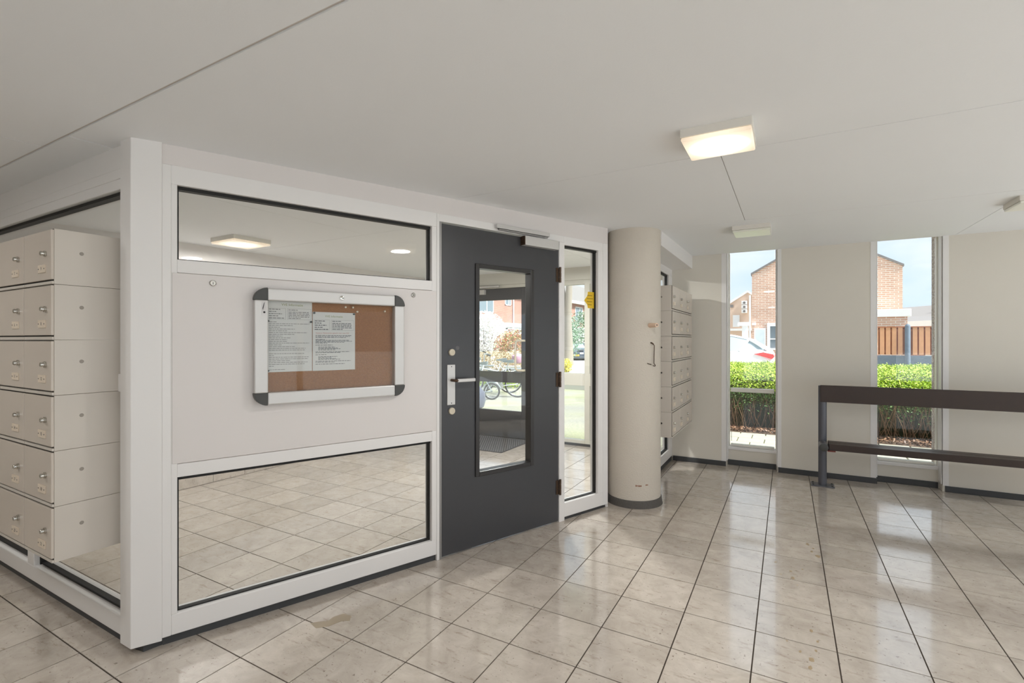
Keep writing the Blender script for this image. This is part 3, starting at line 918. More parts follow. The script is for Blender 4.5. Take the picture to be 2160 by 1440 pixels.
for t in mails:
    r_ = 5 - round((t.location.z - MZ0) / MH); c_ = round((MX1 - t.location.x) / MW) - 1
    dd = [c for c in t.children if c.name.startswith('door')][0]
    text('number', nums[r_][c_], .020, INKL, dd, (ppx, -.0088, MH * .29), align='CENTER')
    for sx in (-.029, .029):
        MB().lathe([(.0028, 0), (.0028, -.0006)], (ppx + sx, -.0085, MH * .29 + (.0)), axis='y', seg=8).obj('rivet', INK, dd)
    if c_ == 0:   # the open flank shows a filled screw hole
        MB().lathe([(.008, 0), (.007, .0006)], (MW - .0006, .095, MH * .60), axis='x', seg=12).obj('plugged_hole', mat('grey_plug', srgb(150, 143, 134), .5), t)

BW, BH = 0.340, 0.2305
t2, d2, px2 = mailbox(BW, BH, .225, True)
for r_ in range(6):
    for c_ in range(3):
        t = t2 if (r_, c_) == (0, 0) else dup(t2)
        t.rotation_euler = (0, 0, R(90))            # front towards the hall (+x)
        t.location = (-0.902, 4.552 + c_ * BW, 0.467 + (5 - r_) * BH)
        where = '%s row' % rows[r_]
        cc = ['next to the round column', 'in the middle column', 'next to the back wall'][c_]
        tag(t, 'grey mailbox %s, %s, under the white bulkhead' % (cc, where), 'mailbox', 'mailboxes behind the column')
        if c_ == 0:
            MB().lathe([(.008, 0), (.007, .0006)], (.0006 - .0006, .095, BH * .55), axis='x', seg=12).obj('plugged_hole', mat('grey_plug', srgb(140, 134, 124), .5), t)

# ---- notice board
nb = empty('notice_board', matrix=PMAT @ Matrix.Translation((.355, F - .004, 1.036)))
tag(nb, 'aluminium framed cork notice board with dark corner caps on the white panel', 'notice board')
NW, NH, NT, FW = .776, .568, .045, .060
MB().box(.02, NW - .02, -.012, 0, .02, NH - .02).obj('cork_panel', CORK, nb)
for nm, d in [('frame_bar', (.058, NW - .058, 0, FW)), ('frame_bar', (.058, NW - .058, NH - FW, NH)), ('frame_bar', (0, FW, .058, NH - .058)), ('frame_bar', (NW - FW, NW, .058, NH - .058))]:
    MB().box(d[0], d[1], -NT, 0, d[2], d[3]).obj(nm, ALU, nb, bevel=.006)
for (cx_, cz_, a0) in [(.058, .058, 180), (NW - .058, .058, 270), (NW - .058, NH - .058, 0), (.058, NH - .058, 90)]:
    pr = [(cx_, cz_)]
    for q in range(9):
        a = R(a0 + q * 90 / 8); pr.append((cx_ + .060 * math.cos(a), cz_ + .060 * math.sin(a)))
    MB().prism_y(pr, -NT - .001, 0).obj('corner_cap', GREYPL, nb, bevel=.002)
MB().box(FW - .004, NW - FW + .004, -.030, -.027, FW - .004, NH - FW + .004).obj('glass_pane', ACRYL, nb)
lk = MB().lathe([(.0115, 0), (.0115, -.004), (.009, -.005)], (NW * .535, -NT, NH - .030), axis='y', seg=20).obj('lock', STEEL, nb, smooth='auto')
MB().lathe([(.0035, 0), (.0035, -.001)], (NW * .535 + .004, -NT - .005, NH - .030), axis='y', seg=10).obj('keyhole', BLACK, lk)
stl = MB().box(.030, .052, -NT - .0006, -NT, NH - .135, NH - .063).obj('label_sticker', mat('sticker_white', srgb(206, 204, 204), .4), nb)
MB().prism_y([(.034, NH - .098), (.040, NH - .075), (.044, NH - .067), (.041, NH - .085), (.036, NH - .108)], -NT - .0010, -NT - .0006).obj('print', INK, stl)
MB().lathe([(.005, 0), (.004, -.0006)], (.042, -NT - .0006, NH - .118), axis='y', seg=12).obj('print', INK, stl)

def lines(mbx, x0, z, width, h_, y, words=True):
    x = x0; end = x0 + width
    while x < end:
        wl_ = min(random.uniform(.006, .020), end - x)
        mbx.box(x, x + wl_, y - .0002, y, z - h_ / 2, z + h_ / 2)
        x += wl_ + .0028
def sheet(label, x0, z0, wdt, hgt, y):
    """a printed sheet; origin at its lower left corner"""
    t = empty('paper_sheet', matrix=PMAT @ Matrix.Translation((.355 + x0, F - .004 + y, 1.036 + z0)))
    tag(t, label, 'paper', 'printed sheets on the notice board')
    MB().box(0, wdt, -.0008, 0, 0, hgt).obj('sheet', PAPER, t)
    return t
# left sheet
S1W, S1H = .212, .357
s1 = sheet('longer printed sheet at the left of the cork board, mostly grey lines', .0605, .157, S1W, S1H, -.0125)
text('heading', 'VVE Informatie', .0165, GREENINK, s1, (S1W * .55, -.0010, S1H - .022), align='CENTER', sx=1.0)
fr = MB()
def rect(mbx, x0, x1, z0, z1, y, t_=.0007):
    mbx.box(x0, x1, y - .0002, y, z0, z0 + t_).box(x0, x1, y - .0002, y, z1 - t_, z1).box(x0, x0 + t_, y - .0002, y, z0, z1).box(x1 - t_, x1, y - .0002, y, z0, z1)
rect(fr, .004, .085, S1H - .095, S1H - .040, -.0008); rect(fr, .093, .207, S1H - .095, S1H - .040, -.0008)
fr.obj('text_boxes', INKL, s1)
pr = MB()
for k, wd in enumerate([.052, .033, .060, .042, .070]): lines(pr, .008, S1H - .046 - k * .0108, wd, .0034, -.0008)
for k, wd in enumerate([.046, .098, .100, .102, .100, .058]): lines(pr, .098, S1H - .047 - k * .0078 - (.003 if k else 0), wd, .0030, -.0008)
for k, wd in enumerate([.035, .19, .11, .05, .12, .083, .18, .118, .062, .10, .084, .084, .19, .058, .12, .172, .168, 0, .165, .022, .188, .185, .10, .182, .167, .022, 0, .075]):
    if wd: lines(pr, .008, S1H - .108 - k * .0088, wd, .0022, -.0008)
o = pr.obj('text_lines', INKL, s1); o['kind'] = 'stuff'
# right sheet
S2W, S2H = .222, .306
s2 = sheet('shorter printed sheet with a red headline, right of the other paper', .2755, .156, S2W, S2H, -.0135)
text('heading', 'VVE Informatie', .0150, GREENINK, s2, (S2W * .49, -.0010, S2H - .022), align='CENTER')
text('headline', 'Vacature, Medewerker gezocht voor onze VVE', .0087, REDINK, s2, (.014, -.0010, S2H - .110), align='LEFT', sx=1.05)
fr = MB()
rect(fr, .006, .086, S2H - .094, S2H - .040, -.0008); rect(fr, .095, .215, S2H - .094, S2H - .040, -.0008)
fr.obj('text_boxes', INKL, s2)
pr = MB()
for k, wd in enumerate([.052, .034, .060, .040, .070]): lines(pr, .010, S2H - .047 - k * .0108, wd, .0034, -.0008)
for k, wd in enumerate([.046, .100, .104, .104, .104, .058]): lines(pr, .100, S2H - .047 - k * .0078 - (.003 if k else 0), wd, .0030, -.0008)
for (x, z, wd) in [(.014, .122, .19), (.014, .1275, .18), (.014, .133, .158), (.014, .143, .047), (.014, .1475, .175), (.014, .1525, .19), (.014, .1575, .15), (.014, .1625, .06), (.014, .173, .087),
                   (.028, .183, .085), (.028, .188, .10), (.028, .193, .117), (.028, .198, .09), (.014, .208, .178), (.014, .213, .13), (.014, .223, .055), (.028, .233, .098), (.028, .238, .07), (.028, .243, .09),
                   (.028, .248, .115), (.014, .257, .185), (.014, .2625, .10), (.014, .272, .152)]:
    lines(pr, x, S2H - z, wd, .0022, -.0008)
o = pr.obj('text_lines', INK, s2); o['kind'] = 'stuff'
# push pins
pin = MB().lathe([(.0045, 0), (.0045, -.004), (.0028, -.0055), (.0050, -.009), (.004, -.010)], (0, 0, 0), axis='y', seg=14)
PINS = [('grey pin at the top left corner of the right sheet', .282, .456, GREYPL), ('grey pin at the top right corner of the right sheet', .490, .456, GREYPL),
        ('grey pin in the right edge of the left sheet', .266, .409, GREYPL), ('grey pin in the left edge of the left sheet, upper', .064, .409, GREYPL), ('grey pin in the left edge of the left sheet, lower', .064, .165, GREYPL),
        ('pale pin alone on the cork, left of two in a row', .444, .492, PLATEM), ('pale pin alone on the cork, second of the upper row', .484, .492, PLATEM), ('pale pin just above the corner of the right sheet', .508, .470, PLATEM), ('yellowish pin alone near the right frame of the cork board', .666, .478, PLATEM)]
for lab, x, z, m in PINS:
    p_ = pin.obj('push_pin', m, smooth='auto'); p_.matrix_world = PMAT @ Matrix.Translation((.355 + x, F - .004 - .0145, 1.036 + z))
    tag(p_, lab, 'push pin', 'push pins on the cork board')

# ---- ceiling lamps
def lamp(label, x, y, on, half=.137, power=1.0):
    t = empty('ceiling_lamp', (x, y, ceil_z(x, y)))
    t.rotation_euler = (math.atan(0.01431), 0, 0)
    tag(t, label, 'ceiling lamp', 'square ceiling lamps')
    MB().box(-half, half, -half, half, -.034, .002).obj('base', WHITEPL, t, bevel=.003)
    MB().box(-half + .003, half - .003, -half + .003, half - .003, -.050, -.034).obj('diffuser', LAMPON if on else LAMPOFF, t, bevel=.006)
    if on:
        l = bpy.data.lights.new('lamp_light', 'AREA'); l.shape = 'DISK'; l.size = .17; l.energy = LAMP_POWER * power; l.color = (1.0, .985, .965)
        lo = bpy.data.objects.new('lamp_light', l); COL.objects.link(lo); lo.parent = t; lo.location = (0, 0, -.0515)
    return t
lamp('lit square ceiling lamp, the large glowing one over the hall', -.255, 2.268, True)
lamp('unlit square ceiling lamp nearest the first tall window', -.247, 4.415, False)
lamp('unlit square ceiling lamp cut off by the picture edge', 1.415, 4.385, False)
lamp('lit square ceiling lamp behind the upper glass pane, in the porch', -4.185, 2.575, True, .17, 1.2)
lamp('lit square ceiling lamp above the camera, seen only as a reflection', .50, .30, True, .137, .6)
lamp('added fill lamp at the rear of the hall, unseen behind the camera', -.3, -1.4, True)  # added for extra light from behind the camera
lamp('added fill lamp before the left mailboxes, outside the picture', -3.3, -.3, True, .137, .7)  # added to brighten the dark left side and the mailbox fronts
lamp('added fill lamp beside the glazed hall front, outside the picture', 2.2, 1.2, True)  # added off-camera to fill the hall with light
lamp('added fill lamp of the porch, hidden by the head of the charcoal door', -2.16, 4.52, True, .137, 4.2)  # added strong light to brighten the porch, kept out of sight

# ---- bench
bn = empty('bench', (.289, 5.383, 0))
tag(bn, 'dark brown plank bench on slate grey posts before the back wall', 'bench')
BL = 2.2
for k, x in enumerate((0, BL)):
    pt = MB().lathe([(.034, .010), (.034, .925), (.030, .930)], (x, 0, 0), seg=28).obj('post', BENCHST, bn, smooth='auto')
    bp = MB().box(x - .093, x + .093, -.062, .062, 0, .010).obj('foot_plate', BENCHST, bn, bevel=.002)
    for sx in (-.075, .075):
        for sy in (-.045, .045):
            MB().lathe([(.008, .010), (.008, .016), (.005, .018)], (x + sx, sy, 0), seg=6).obj('bolt', GREYPL, bp)
    MB().lathe([(.036, -.025), (.036, -.190)], (x, 0, .388), axis='y', seg=28).obj('seat_arm', BENCHST, bn, smooth='auto')
    MB().lathe([(.0345, -.190), (.0345, -.1935), (.030, -.195)], (x, 0, .388), axis='y', seg=28).obj('arm_cap', GREYPL, bn, smooth='auto')
    MB().box(x + (.03 if k == 0 else -.09), x + (.09 if k == 0 else -.03), -.175, -.04, .352, .362).obj('bracket', mat('red_bracket', srgb(120, 50, 40), .5), bn)
MB().box(-.020, BL + .02, -.060, -.032, .782, .937).obj('back_plank', WOODBR, bn, bevel=.004)
for y0 in (-.180, -.078):
    MB().box(.040, BL - .04, y0, y0 + .097, .364, .420).obj('seat_plank', WOODBR, bn, bevel=.004)

# ---- fittings on the column: a peg and a hook
def oncol(ang, z, rad=CR): return Vector((CX + rad * math.cos(R(ang)), CY + rad * math.sin(R(ang)), z))
a = -39.4
pg = MB().tube([oncol(a, 1.4705, CR - .005), oncol(a, 1.4705, CR + .006), oncol(a, 1.4705, CR + .070), oncol(a, 1.4705, CR + .088)], [.019, .019, .017, .0165], 18)
pgo = pg.obj('door_stop', mat('pale_pink_plastic', srgb(226, 196, 172), .5), smooth='auto')
tag(pgo, 'pale pink round stop sticking out of the column', 'door stop')
MB().tube([oncol(a, 1.4705, CR + .086), oncol(a, 1.4705, CR + .0885)], .006, 12).obj('screw_hole', GREYPL, pgo)
hk = empty('hook', tuple(oncol(-35.6, 1.325)))
tag(hk, 'thin rusty wire cabin hook hanging on the column below the stop', 'hook')
def hrel(ang, z, rad): return tuple(oncol(ang, z, rad) - oncol(-35.6, 1.325))
MB().tube([hrel(-37, 1.330, CR - .003), hrel(-37, 1.330, CR + .010), hrel(-34, 1.318, CR + .018)], .006, 10).obj('screw_eye', RUST, hk, smooth='auto')
rod = [hrel(-34, 1.320, CR + .016), hrel(-32.5, 1.308, CR + .020), hrel(-32, 1.300, CR + .018), hrel(-32.2, 1.22, CR + .016), hrel(-32.4, 1.165, CR + .016), hrel(-31, 1.155, CR + .020), hrel(-30, 1.147, CR + .022), hrel(-32, 1.143, CR + .026), hrel(-36, 1.147, CR + .020)]
MB().tube(rod, .0032, 8).obj('rod', RUST, hk, smooth='auto')
MB().tube([hrel(-46, 1.166, CR - .002), hrel(-42, 1.160, CR + .006), hrel(-38, 1.157, CR + .012)], .003, 8).obj('staple', RUST, hk, smooth='auto')

# ================================================================== OUTSIDE
GZ = -0.10
structure(MB().box(-60, 60, 6.02, 120, GZ - .2, GZ).obj('ground', GROUND), 'mossy grey pavement outside')
structure(MB().box(XR + .2, 60, -60, 6.02, GZ - .2, GZ).obj('ground', SLABM))  # unseen ground, made pale to bounce daylight onto the ceiling
structure(MB().box(-60, XR + .2, -60, YR - .2, GZ - .2, GZ).obj('ground', SLABM))
structure(MB().box(-60, XL - .2, YR - .2, 6.02, GZ - .2, GZ).obj('ground', SLABM))
structure(MB().box(-60, -4.5, 15.8, 34, GZ - .19, GZ + .004).obj('road', ROADM), 'pale road beyond the bicycles')
structure(MB().box(-9, 1.6, 13.4, 19.4, GZ - .19, GZ + .15).obj('road', ROADM), 'raised pale parking strip behind the hedge')
# porch canopy outside
structure(MB().box(-4.9, -1.0, 5.96, 6.55, 2.15, 2.32).obj('trim_canopy', EXTWHITE))
structure(MB().box(XL - 4, XR + .3, 5.98, 6.10, 2.40, 3.2).box(XL - 4, XR + .3, 5.9, 6.0, 2.72, 3.2).obj('wall_facade', PEBBLE))
# terrace paving under the windows, slab by slab
tp = structure(MB().box(-2.2, 4.2, 6.10, 8.36, GZ - .1, GZ + .012).obj('terrace', MOSS), 'pale paving slabs under the back windows')
slab_me = MB().box(-.166, .166, -.146, .146, -.02, .012).mesh('slab', TERRM, bevel=.005, segs=1)
for j in range(8):
    for i in range(20):
        x = -2.0 + i * .344 + (.172 if j % 2 else 0); y = 6.25 + j * .302
        if x < 3.9:
            o = bpy.data.objects.new('paving_slab', slab_me); COL.objects.link(o); o.parent = tp
            o.location = (x, y, GZ + .012 + random.uniform(-.002, .003)); o.rotation_euler = (random.uniform(-.004, .004), random.uniform(-.004, .004), random.uniform(-.01, .01))

# ---- leaves
def leaves(name, pts, size, m, parent=None, up=0.4, kind=None):
    pts = np.asarray(pts, float); n = len(pts)
    nrm = RNG.normal(size=(n, 3)); nrm[:, 2] = np.abs(nrm[:, 2]) + up
    nrm /= np.linalg.norm(nrm, axis=1)[:, None]
    t = RNG.normal(size=(n, 3)); t -= nrm * (t * nrm).sum(1)[:, None]; t /= np.linalg.norm(t, axis=1)[:, None]
    b = np.cross(nrm, t)
    s = size * RNG.uniform(.6, 1.4, n)[:, None]
    v = np.empty((n, 4, 3))
    v[:, 0] = pts - t * s; v[:, 1] = pts + b * s * .45 + nrm * s * .12; v[:, 2] = pts + t * s; v[:, 3] = pts - b * s * .45 + nrm * s * .12
    me = bpy.data.meshes.new(name)
    me.vertices.add(4 * n); me.vertices.foreach_set('co', v.ravel())
    me.loops.add(4 * n); me.loops.foreach_set('vertex_index', np.arange(4 * n, dtype=np.int32))
    me.polygons.add(n); me.polygons.foreach_set('loop_start', np.arange(0, 4 * n, 4, dtype=np.int32))
    me.update(); me.validate()
    me.materials.append(m)
    o = bpy.data.objects.new(name, me); COL.objects.link(o)
    if parent is not None: o.parent = parent
    if kind: o['kind'] = kind
    return o
def blob(n, c, r, shell=.55):
    d = RNG.normal(size=(n, 3)); d /= np.linalg.norm(d, axis=1)[:, None]
    rad = (shell + (1 - shell) * RNG.random(n))[:, None]
    return np.asarray(c) + d * rad * np.asarray(r)

# ---- hedge under the windows
hx0, hx1, hy0, hy1, hz = -2.6, 4.6, 8.75, 12.3, 0.80
hd = empty('hedge', (0, 10.5, GZ))
tag(hd, 'bright green clipped hedge outside the tall windows', 'hedge')
def rel(p): q = np.asarray(p, float).copy(); q[:, 1] -= 10.5; q[:, 2] -= GZ; return q
n = 90000
top = np.stack([RNG.uniform(hx0, hx1, n), RNG.uniform(hy0, hy1, n), hz + RNG.normal(0, .025, n) + .03], 1)
top[:, 2] += .03 * np.sin(top[:, 0] * 5) * np.cos(top[:, 1] * 4) - np.clip((hy0 + .35 - top[:, 1]) / .35, 0, 1) ** 2 * .12
leaves('foliage', rel(top), .0145, HEDGEL, hd, kind='stuff')
n = 20000
fz = np.clip(RNG.beta(2.2, 1.2, n), 0, 1)
front = np.stack([RNG.uniform(hx0, hx1, n), hy0 + RNG.uniform(-.12, .25, n), .16 + fz * (hz - .16)], 1)
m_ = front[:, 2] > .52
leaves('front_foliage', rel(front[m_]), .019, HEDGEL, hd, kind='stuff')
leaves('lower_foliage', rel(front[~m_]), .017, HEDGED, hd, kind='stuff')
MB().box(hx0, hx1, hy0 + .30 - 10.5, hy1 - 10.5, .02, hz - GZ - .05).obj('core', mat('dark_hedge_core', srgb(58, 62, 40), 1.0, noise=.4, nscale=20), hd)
tw = MB()
for k in range(520):
    x = random.uniform(hx0, hx1); y = hy0 + random.uniform(-.05, .28) - 10.5
    x2 = x + random.uniform(-.22, .22)
    tw.tube([(x, y, 0), ((x + x2) / 2 + random.uniform(-.05, .05), y + random.uniform(-.12, .08), random.uniform(.15, .3)), (x2, y + random.uniform(-.15, .1), random.uniform(.4, .62))], [.006, .0045, .003], 4, caps=False)
o = tw.obj('twigs', TWIG, hd); o['kind'] = 'stuff'
structure(MB().box(hx0 - .3, hx1 + .3, 8.34, 8.95, GZ - .02, GZ + .03).obj('soil_bed', SOIL))
dl = np.stack([RNG.uniform(hx0, hx1, 3600), RNG.uniform(8.38, 8.62, 3600), GZ + .035 + RNG.random(3600) * .05], 1)
o = leaves('fallen_leaves', dl, .024, DRYL, None, up=1.2, kind='stuff')
tag(o, 'brown fallen leaves lying under the clipped hedge', 'leaves')

# ---- houses
def uvbox(o, horizontal):
    """planar UVs in metres so bricks keep their size"""
    me = o.data; uv = me.uv_layers.new(name='UVMap')
    for pgn in me.polygons:
        nx, ny, nz = pgn.normal
        for li in pgn.loop_indices:
            co = me.vertices[me.loops[li].vertex_index].co
            uv.data[li].uv = (co.x, co.z) if abs(ny) >= abs(nx) else (co.y, co.z)
gh = empty('gable_house', (1.073, 20, GZ))
tag(gh, 'orange brick gable house end seen through both tall windows', 'house')
wv = MB().prism_y([(-2.196, 0), (2.196, 0), (2.196, 3.87), (0, 5.12), (-2.196, 3.87)], 0, 9)
o = wv.obj('brick_wall', BRICKA, gh); uvbox(o, True)
rf = MB()
for sgn in (-1, 1):
    rf.prism_y([(sgn * 2.23, 3.85), (sgn * 2.23, 3.92), (0, 5.19), (0, 5.12)], -.05, 9.1)
rf.obj('roof', ROOFT, gh)
ww = empty('window', (-1.64 + .48, -.02, 1.14)); ww.parent = gh
wx0 = -1.64
ww.location = (0, 0, 0)
f = MB().box(-1.70, -.60, -.05, .04, 1.10, 1.17).box(-1.70, -.60, -.05, .04, 1.96, 2.08).box(-1.70, -1.60, -.05, .04, 1.17, 1.96).box(-.68, -.60, -.05, .04, 1.17, 1.96).box(-1.60, -.68, -.03, .03, 1.48, 1.52)
f.obj('window_frame', EXTWHITE, ww)
MB().box(-1.60, -.68, -.012, -.004, 1.17, 1.96).obj('pane', EXTGLASS, ww)
fb = MB().box(-2.12, -1.74, -.04, .02, 1.24, 1.90).obj('notice_panel', EXTWHITE, gh)
MB().box(-2.08, -1.78, -.043, -.04, 1.29, 1.84).obj('map', mat('pale_map', srgb(214, 226, 228), .3, noise=.12, nscale=6), fb)
MB().box(-2.18, -2.06, -.14, .0, 2.00, 2.10).obj('wall_lamp', EXTWHITE, gh)
ex = empty('brick_extension', (0, 17.8, GZ))
tag(ex, 'low brick extension with a white fascia behind the timber fence', 'building')
o = MB().box(1.0, 3.02, 0, 2.05, 0, 2.14).obj('brick_wall', BRICKA, ex); uvbox(o, True)
MB().box(.95, 3.09, -.10, 2.1, 2.135, 2.355).obj('fascia', EXTWHITE, ex, bevel=.01)
# white porch post in front of the corner of the gable house
pp = MB().box(-.10, .10, -.10, .10, 0, 2.12).box(-.24, .16, -.14, .14, 1.98, 2.12).obj('porch_post', EXTWHITE, loc=(-1.34, 19.9, GZ))
tag(pp, 'white square post standing at the corner of the brick gable house', 'post')
# pink house further left
ph = empty('pink_house', (-2.02, 32, GZ))
tag(ph, 'pale pink rendered house with white gable trim, left of the brick gable', 'house')
MB().prism_y([(-3.2, 0), (1.5, 0), (1.5, 3.2), (0, 4.30), (-3.2, 2.16)], 0, 8).obj('rendered_wall', PINK, ph)
vt = MB()
vt.prism_y([(-3.3, 2.10), (-3.3, 2.24), (0, 4.42), (0, 4.28)], -.1, .05).prism_y([(1.6, 3.1), (1.6, 3.24), (0, 4.42), (0, 4.28)], -.1, .05)
vt.obj('verge_trim', EXTWHITE, ph)
wq = MB().box(-.80, -.43, -.05, .03, 2.25, 2.96).obj('window', EXTWHITE, ph)
MB().box(-.76, -.47, -.06, -.05, 2.29, 2.92).obj('pane', mat('white_blind', srgb(236, 238, 240), .3), wq)
for k in range(3):
    b3 = MB().box(-.32, -.02, -.22, 0, 3.06 + k * .25, 3.28 + k * .25).obj('cooling_unit', EXTWHITE, ph, bevel=.01)
    MB().lathe([(.07, -.22), (.07, -.235)], (-.17, 0, 3.17 + k * .25), axis='y', seg=14).obj('fan', ROOFT, b3)
MB().tube([(.12, -.1, .3), (.12, -.1, 4.1)], .05, 8).obj('downpipe', EXTWHITE, ph)
MB().box(-3.2, .3, -.12, .0, 2.02, 2.16).obj('canopy', EXTWHITE, ph)
MB().box(-.94, -.78, -.06, 0, 3.42, 3.58).obj('vent', ROOFT, ph)
# far row on the right
fr_ = empty('far_terrace', (6.5, 34, GZ), R(-58))
tag(fr_, 'distant terrace with grey roof and white dormers, right of the fence post', 'houses')
o = MB().box(-8, 10, 0, 7, 0, 2.3).obj('brick_wall', BRICKR, fr_); uvbox(o, True)
MB().prism([(-8.3, -.4), (10.3, -.4), (10.3, 3.6), (-8.3, 3.6)], 2.3, lambda x, y: 2.42 if y < 0 else 3.6).obj('roof', ROOFT, fr_)
MB().box(-8.3, 10.3, -.5, -.3, 2.2, 2.5).obj('gutter', EXTWHITE, fr_)
for k in range(7):
    dw = MB().box(-7.4 + k * 2.5, -6.2 + k * 2.5, -.06, .02, .6, 2.2).obj('window', EXTWHITE, fr_)
    MB().box(-7.3 + k * 2.5, -6.3 + k * 2.5, -.08, -.06, 1.2, 2.1).obj('pane', EXTGLASS, dw)
for k in range(3):
    MB().box(-6 + k * 5, -5.5 + k * 5, 2.2, 2.7, 3.1, 4.0).obj('chimney', BRICKR, fr_)
# long red row behind the bicycles, facing east
rh = empty('row_house', (-18, 20, GZ))
tag(rh, 'red brick row house with white band behind the bicycles', 'house')
o = MB().box(-8, 0, 0, 40, 2.62, 5.15).obj('brick_wall', BRICKR, rh); uvbox(o, False)
MB().box(-8, -.12, 0, 40, 0, 2.5).obj('ground_floor', mat('pale_infill', srgb(216, 220, 216), .6, noise=.06), rh)
MB().box(-8, .06, -.1, 40.1, 2.44, 2.74).obj('white_band', EXTWHITE, rh)
MB().prism_y([(.35, 5.05), (.35, 5.25), (-4, 8.0), (-8.3, 5.2), (-8.3, 5.05)], -.3, 40.3).obj('roof', ROOFT, rh)
MB().box(.2, .4, -.3, 40.3, 4.98, 5.25).obj('gutter', EXTWHITE, rh)
def rwin(y0, y1, z0, z1, split=True):
    f = MB().box(-.08, .03, y0, y1, z0, z0 + .08).box(-.08, .03, y0, y1, z1 - .08, z1).box(-.08, .03, y0, y0 + .08, z0, z1).box(-.08, .03, y1 - .08, y1, z0, z1)
    if split: f.box(-.08, .03, y0 + (y1 - y0) * .58, y0 + (y1 - y0) * .58 + .08, z0, z1)
    fo = f.obj('window', EXTWHITE, rh)
    MB().box(-.05, .012, y0 + .04, y1 - .04, z0 + .04, z1 - .04).obj('pane', EXTGLASS, fo)
for y0, y1, z0, z1 in [(7.1, 9.3, 3.33, 4.7), (10.9, 11.8, 4.02, 4.9), (15.2, 17.0, 3.33, 4.75), (19.5, 21.5, 3.33, 4.75), (24.5, 26.5, 3.33, 4.75)]: rwin(y0, y1, z0, z1)
for y0 in (6.5, 11.2, 14.4, 19.0): rwin(y0, y0 + 2.3, .95, 2.35)
MB().box(-.3, .9, 10.0, 13.6, 1.92, 2.06).obj('canopy', EXTWHITE, rh)
MB().box(-.02, .03, 8.9, 9.9, .05, 2.3).obj('white_door', EXTWHITE, rh)
MB().tube([(.08, 12.05, .1), (.08, 12.05, 5.0)], .055, 8).obj('downpipe', EXTWHITE, rh)

# ---- timber fence
fn = empty('timber_fence', (2.63, 15.5, GZ))
tag(fn, 'orange timber fence with slate concrete posts beyond the hedge', 'fence')
board_me = MB().box(-.0455, .0455, -.018, 0, 1.09, 1.78).mesh('board', FENCEW, bevel=.003, segs=1)
bback = MB().box(-.0455, .0455, .022, .038, 1.09, 1.78).mesh('back_board', FENCED, bevel=.003, segs=1)
for k in range(-15, 16):
    x = k * .1235 + (.0 if k < 0 else .0)
    if k == 0: continue
    o = bpy.data.objects.new('board', board_me); COL.objects.link(o); o.parent = fn; o.location = (x + (.02 if k > 0 else -.02), 0, random.uniform(-.004, .004))
for k in range(-15, 15):
    o = bpy.data.objects.new('back_board', bback); COL.objects.link(o); o.parent = fn; o.location = (k * .1235 + .0617, 0, 0)
for z in (1.17, 1.70): MB().box(-1.9, 1.9, 0, .022, z - .03, z + .03).obj('rail', FENCED, fn)
MB().box(-1.92, 1.92, -.03, .05, 1.775, 1.80).obj('cap_rail', FENCED, fn)
for x in (-1.9, 0, 1.9):
    MB().lathe([(.058, 0), (.058, 1.80), (.045, 1.84), (.02, 1.86)], (x, -.02, 0), seg=12).obj('post', SLATE, fn, smooth='auto')
for a, b in [(-1.88, -.05), (.05, 1.88)]:
    for z in (.0, .36, .72):
        MB().box(a, b, -.02, .03, z, z + .35).obj('base_panel', SLATE, fn, bevel=.008)

